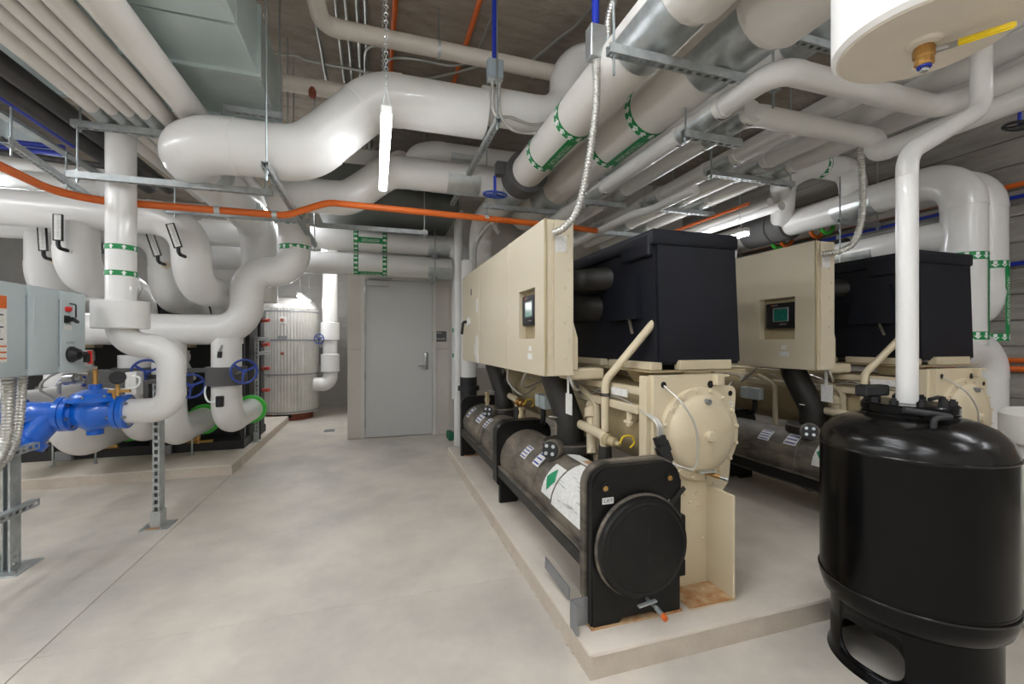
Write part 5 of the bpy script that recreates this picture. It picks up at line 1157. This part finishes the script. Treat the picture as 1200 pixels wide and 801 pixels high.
# ================================================================== CONDUITS AND BOXES
# orange conduit across the room
zO, YO = 2.30, 3.75
oc = pipe('orange_conduit', 'long orange conduit crossing under the white pipes', [P(-60, 166, X=-2.0), (-2.0, YO - .0, zO), (-.66, YO, zO), (-.36, YO, 2.43), (1.75, YO, 2.40), (2.05, YO + .05, 2.40)], .026, 'orange', cat='conduit', R=.28, n=14, single=True)
for u in (22, 255, 322, 570): 
    c = P(u, 250, Y=YO); zc = zO if c.x < -.5 else 2.425
    if u == 22: c = P(22, 200, X=-2.0); continue
    part('conduit_strap', 'galv', oc, lathe, [(.028, -.018), (.032, -.018), (.032, .018), (.028, .018)], (c.x, YO, zc), (1, 0, 0), 16)
# galvanised junction box, blue conduit, flexible whip to first chiller
c = P(699, 52, Y=2.05)
t = thing('junction_box', 'galvanised junction box under a blue conduit above first chiller', 'junction box')
part('box_body', 'galv', t, box, c.x - .045, c.x + .045, 2.02, 2.09, c.z - .08, c.z + .09, .004); part('box_cover', 'galv', t, box, c.x + .045, c.x + .085, 2.01, 2.07, c.z - .1, c.z + .04, .003)
part('blue_conduit', 'bluec', t, cyl, (c.x, 2.06, c.z + .09), (c.x, 2.06, CEIL), .02, None, 12)
flexrun('flexible_conduit', 'ribbed flexible conduit dropping from galvanised box to first chiller', [(c.x, 2.05, c.z - .08), (c.x - .0, 2.06, c.z - .35), P(688, 200, Y=2.12), P(677, 245, Y=2.16), P(662, 266, Y=2.19), P(648, 273, Y=2.25)], .021)
flexrun('flexible_conduit', 'ribbed flexible conduit arching up over the galvanised junction box', [(c.x + .06, 2.04, c.z + .04), (c.x + .07, 2.04, c.z + .16), (c.x + .12, 2.04, c.z + .3), (c.x + .22, 2.04, c.z + .45)], .021)
flexrun('flexible_conduit', 'ribbed flexible conduit looping down to second chiller cabinet', [(3.06, 2.02, 2.72), P(1009, 170, Y=2.02), P(1011, 240, Y=2.04), P(1003, 280, Y=2.06), P(985, 294, Y=2.1), P(963, 298, Y=2.2)], .021)
c = P(580, 82, Y=2.95)
t = thing('junction_box', 'small grey junction box under a blue conduit, feeding two whips', 'junction box')
part('box_body', 'enclside', t, box, c.x - .055, c.x + .055, 2.92, 2.98, c.z - .065, c.z + .065, .004); part('blue_conduit', 'bluec', t, cyl, (c.x - .005, 2.95, c.z + .065), (c.x - .005, 2.95, CEIL), .016, None, 12); part('box_base', 'galv', t, box, c.x - .05, c.x + .05, 2.925, 2.975, c.z - .085, c.z - .065, .002)
for k in range(2):
    flexrun('flexible_conduit', ['upper', 'lower'][k] + ' thin flexible whip from grey junction box to the lettered pipe', [(c.x - .02 + .05 * k, 2.95, c.z - .08), (c.x - .0 + .04 * k, 2.95, c.z - .3), P(600, 138 + 14 * k, Y=2.97), P(622, 146 + 10 * k, Y=3.0), P(642, 144 + 9 * k, Y=3.02)], .012)
flexrun('flexible_conduit', 'ribbed grey conduit curving down behind first chiller cabinet', [(1.3, 4.6, 2.50), P(575, 262, Y=4.62), P(558, 285, Y=4.64), P(556, 315, Y=4.66), P(558, 330, Y=4.66)], .03)
# ceiling conduits
for k, (u, lab) in enumerate(((393, 'first'), (405, 'second'), (418, 'third'), (428, 'fourth'))):
    x = P(u, 2, Z=CEIL - .03).x; tag(part('ceiling_conduit', 'emt', None, cyl, (x, -1.0, CEIL - .03), (x, 6.2, CEIL - .03), .016, None, 8), 'grey conduit of the ceiling bundle, ' + lab + ' from the duct', 'conduit', 'ceiling conduit bundle')
for k, (a, b, m_, lab) in enumerate((((463, 2), (457, 92), 'orange', 'orange conduit on the ceiling behind the light chain'), ((562, 2), (528, 108), 'orange', 'orange conduit on the ceiling near the beige pipe elbow'))):
    p0 = P(*a, Z=CEIL - .03); p1 = P(*b, Z=CEIL - .03); d = (p1 - p0); tag(part('ceiling_conduit', m_, None, cyl, p0 - d * .8, p1 + d * .6, .022, None, 10), lab, 'conduit')
def ceiltube(label, px, r, m_='emt', dz=.05): 
    bm = NB(); sweep(bm, spline([P(u, v, Z=CEIL - dz) for u, v in px], 6), r, 8); tag(ob('ceiling_conduit', bm, m_), label, 'conduit')
ceiltube('thin grey conduit snaking across the ceiling behind the light chain', [(300, 60), (345, 65), (365, 72), (440, 86), (465, 90), (500, 92), (545, 82), (575, 72)], .012)
ceiltube('grey conduit curving down to a ceiling junction', [(428, 97), (428, 65), (433, 56), (450, 54), (505, 61)], .014)
ceiltube('grey conduit with bends near the orange ceiling conduits', [(449, 90), (452, 75), (462, 68), (490, 70), (530, 77), (560, 68)], .012)
ceiltube('grey diagonal conduit on the ceiling beside the blue conduit', [(625, 70), (655, 45), (675, 30), (695, 5)], .014)
ceiltube('grey diagonal conduit on the ceiling behind the beige pipe', [(560, 60), (580, 10)], .012)
ceiltube('thin pair conduit on the ceiling beside the bundle', [(371, 28), (383, 95)], .016)
# beige drain pipe
zs_ = 3.62
a = P(378, 30, Z=zs_); b = P(640, 80, Z=zs_)
t = pipe('beige_drain_pipe', 'beige plastic pipe with an elbow under the ceiling', [P(360, -40, Z=zs_), a, (b.x + .6, a.y + .02, zs_)], .062, 'pvc', R=.12, n=20)
for u in (516,):
    c = P(u, 50, Z=zs_); part('pipe_clamp', 'galv', t, lathe, [(.063, -.012), (.067, -.012), (.067, .012), (.063, .012)], (c.x, a.y + .01, zs_), (1, 0, 0), 18); part('clamp_rod', 'steelrod', t, cyl, (c.x, a.y + .01, zs_ + .06), (c.x, a.y + .01, CEIL), .006, None, 8)
a = P(335, 97, Z=3.45); b = P(400, 106, Z=3.45)
t = pipe('beige_drain_pipe', 'far beige pipe under the ceiling behind the duct', [(a.x - .4, a.y, 3.45), (a.x + 1.4, a.y, 3.45)], .065, 'pvc', n=18, covers=False)
c = P(366, 108, Y=a.y - .1); bm = NB(); lathe(bm, [(.015, 0), (.03, .02), (.03, .06), (.015, .09)], (c.x, c.y, c.z - .05), (0, 0, 1), 14); tag(ob('sprinkler_head', bm, 'redbrown'), 'reddish sprinkler head under the far beige pipe', 'sprinkler')
c = P(625, 87, Z=CEIL - .05); t = thing('smoke_detector', 'round white smoke detector on the ceiling by swan-neck pipe', 'smoke detector')
part('detector_base', 'whiteplastic', t, lathe, [(.07, 0), (.07, -.03), (.05, -.045), (.0, -.045)], (c.x, c.y, CEIL), (0, 0, 1), 24); part('detector_dome', 'whiteplastic', t, lathe, [(.035, -.045), (.03, -.07), (0, -.075)], (c.x, c.y, CEIL), (0, 0, 1), 18)

# far left upper corner
t = thing('left_duct', 'pale duct in the far left corner with blue edge lines', 'duct')
part('duct_section', 'enclosure', t, box, -6.0, -3.5, 5.6, 7.2, 3.08, 3.6, .004, smooth=0)
part('duct_flange', 'whitewall', t, box, -6.02, -3.48, 5.9, 5.95, 3.05, 3.08, smooth=0)
for k, (p0, p1, lab, r) in enumerate((((6, 116), (86, 170), 'diagonal blue conduit in the upper left corner', .022),)):
    q0 = P(*p0, Z=2.75); q1 = P(*p1, Z=2.75); d = q1 - q0
    tag(part('blue_conduit', 'bluec', None, cyl, q0 - d * .3, q1, r, None, 10), lab, 'conduit')
q0 = P(8, 166, Y=5.4); q1 = P(75, 172, Y=5.4)
for k in range(2): tag(part('blue_conduit', 'bluec', None, cyl, q0 + Vector((-1.0, 0, -.06 * k)), (q1.x, q1.y, q0.z - .06 * k), .026, None, 10), ('upper' if k == 0 else 'lower') + ' blue conduit crossing the upper left corner', 'conduit')
for k, (v, r, lab) in enumerate(((195, .075, 'white pipe high at far left, upper'), (212, .085, 'white pipe high at far left, lower'))):
    q = P(40, v, Y=5.2); pipe('far_left_pipe', lab, [(-5.6, 5.2, q.z), (P(118, 220, Y=5.2).x, 5.2, q.z)], r, n=20, covers=False)
tag(part('dark_conduit', 'darksteel', None, cyl, P(-80, 168, Y=4.9), P(125, 195, Y=4.9), .028, None, 10), 'dark grey conduit at far left under the blue ones', 'conduit')
trapeze('slotted strut running lengthwise through the far left corner', P(5, 163, Z=2.5), P(118, 240, Z=2.5), (.05, .55), rodtop=2.72, below=.05)

hv = P(1195, 147, Y=1.3); t = thing('drain_handwheel', 'dark navy handwheel hanging on a blue stem at the small pipes', 'handwheel')
bm = NB(); torus(bm, hv, (.1, -.15, 1), .055, .008, 24, 8)
for k in range(3): obox(bm, hv + Vector((math.cos(2.1 * k), math.sin(2.1 * k), 0)) * .028, (math.cos(2.1 * k), math.sin(2.1 * k), 0), .05, .012, .01)
ob('wheel_rim', bm, 'black', t)
part('valve_stem', 'bluec', t, cyl, hv, (hv.x, hv.y, 2.49), .008, None, 10)
# ================================================================== put every origin at the base of its thing
bpy.context.view_layer.update()
def all_down(o):
    for c in o.children:
        yield c
        yield from all_down(c)
for o in list(COL.objects):
    if o.parent is not None or o.type not in {'EMPTY', 'MESH'}: continue
    if o.type == 'MESH':
        if o.children: continue
        cs = [Vector(b) for b in o.bound_box]
        c = Vector(((min(v.x for v in cs) + max(v.x for v in cs)) / 2, (min(v.y for v in cs) + max(v.y for v in cs)) / 2, min(v.z for v in cs)))
        if o.data.users == 1 and o.get('kind') != 'structure': o.data.transform(Matrix.Translation(-c)); o.location += c
        continue
    cs = [Vector(b) for d in all_down(o) if d.type == 'MESH' for b in d.bound_box]
    if not cs: continue
    c = Vector(((min(v.x for v in cs) + max(v.x for v in cs)) / 2, (min(v.y for v in cs) + max(v.y for v in cs)) / 2, min(v.z for v in cs)))
    o.location += c
    for d in o.children: d.location -= c
for o in [o for o in COL.objects if o.type == 'EMPTY' and o.name == 'x' and not o.children]: bpy.data.objects.remove(o)
for o in [o for o in COL.objects if o.type == 'EMPTY' and o.name.startswith('x')]: bpy.data.objects.remove(o)
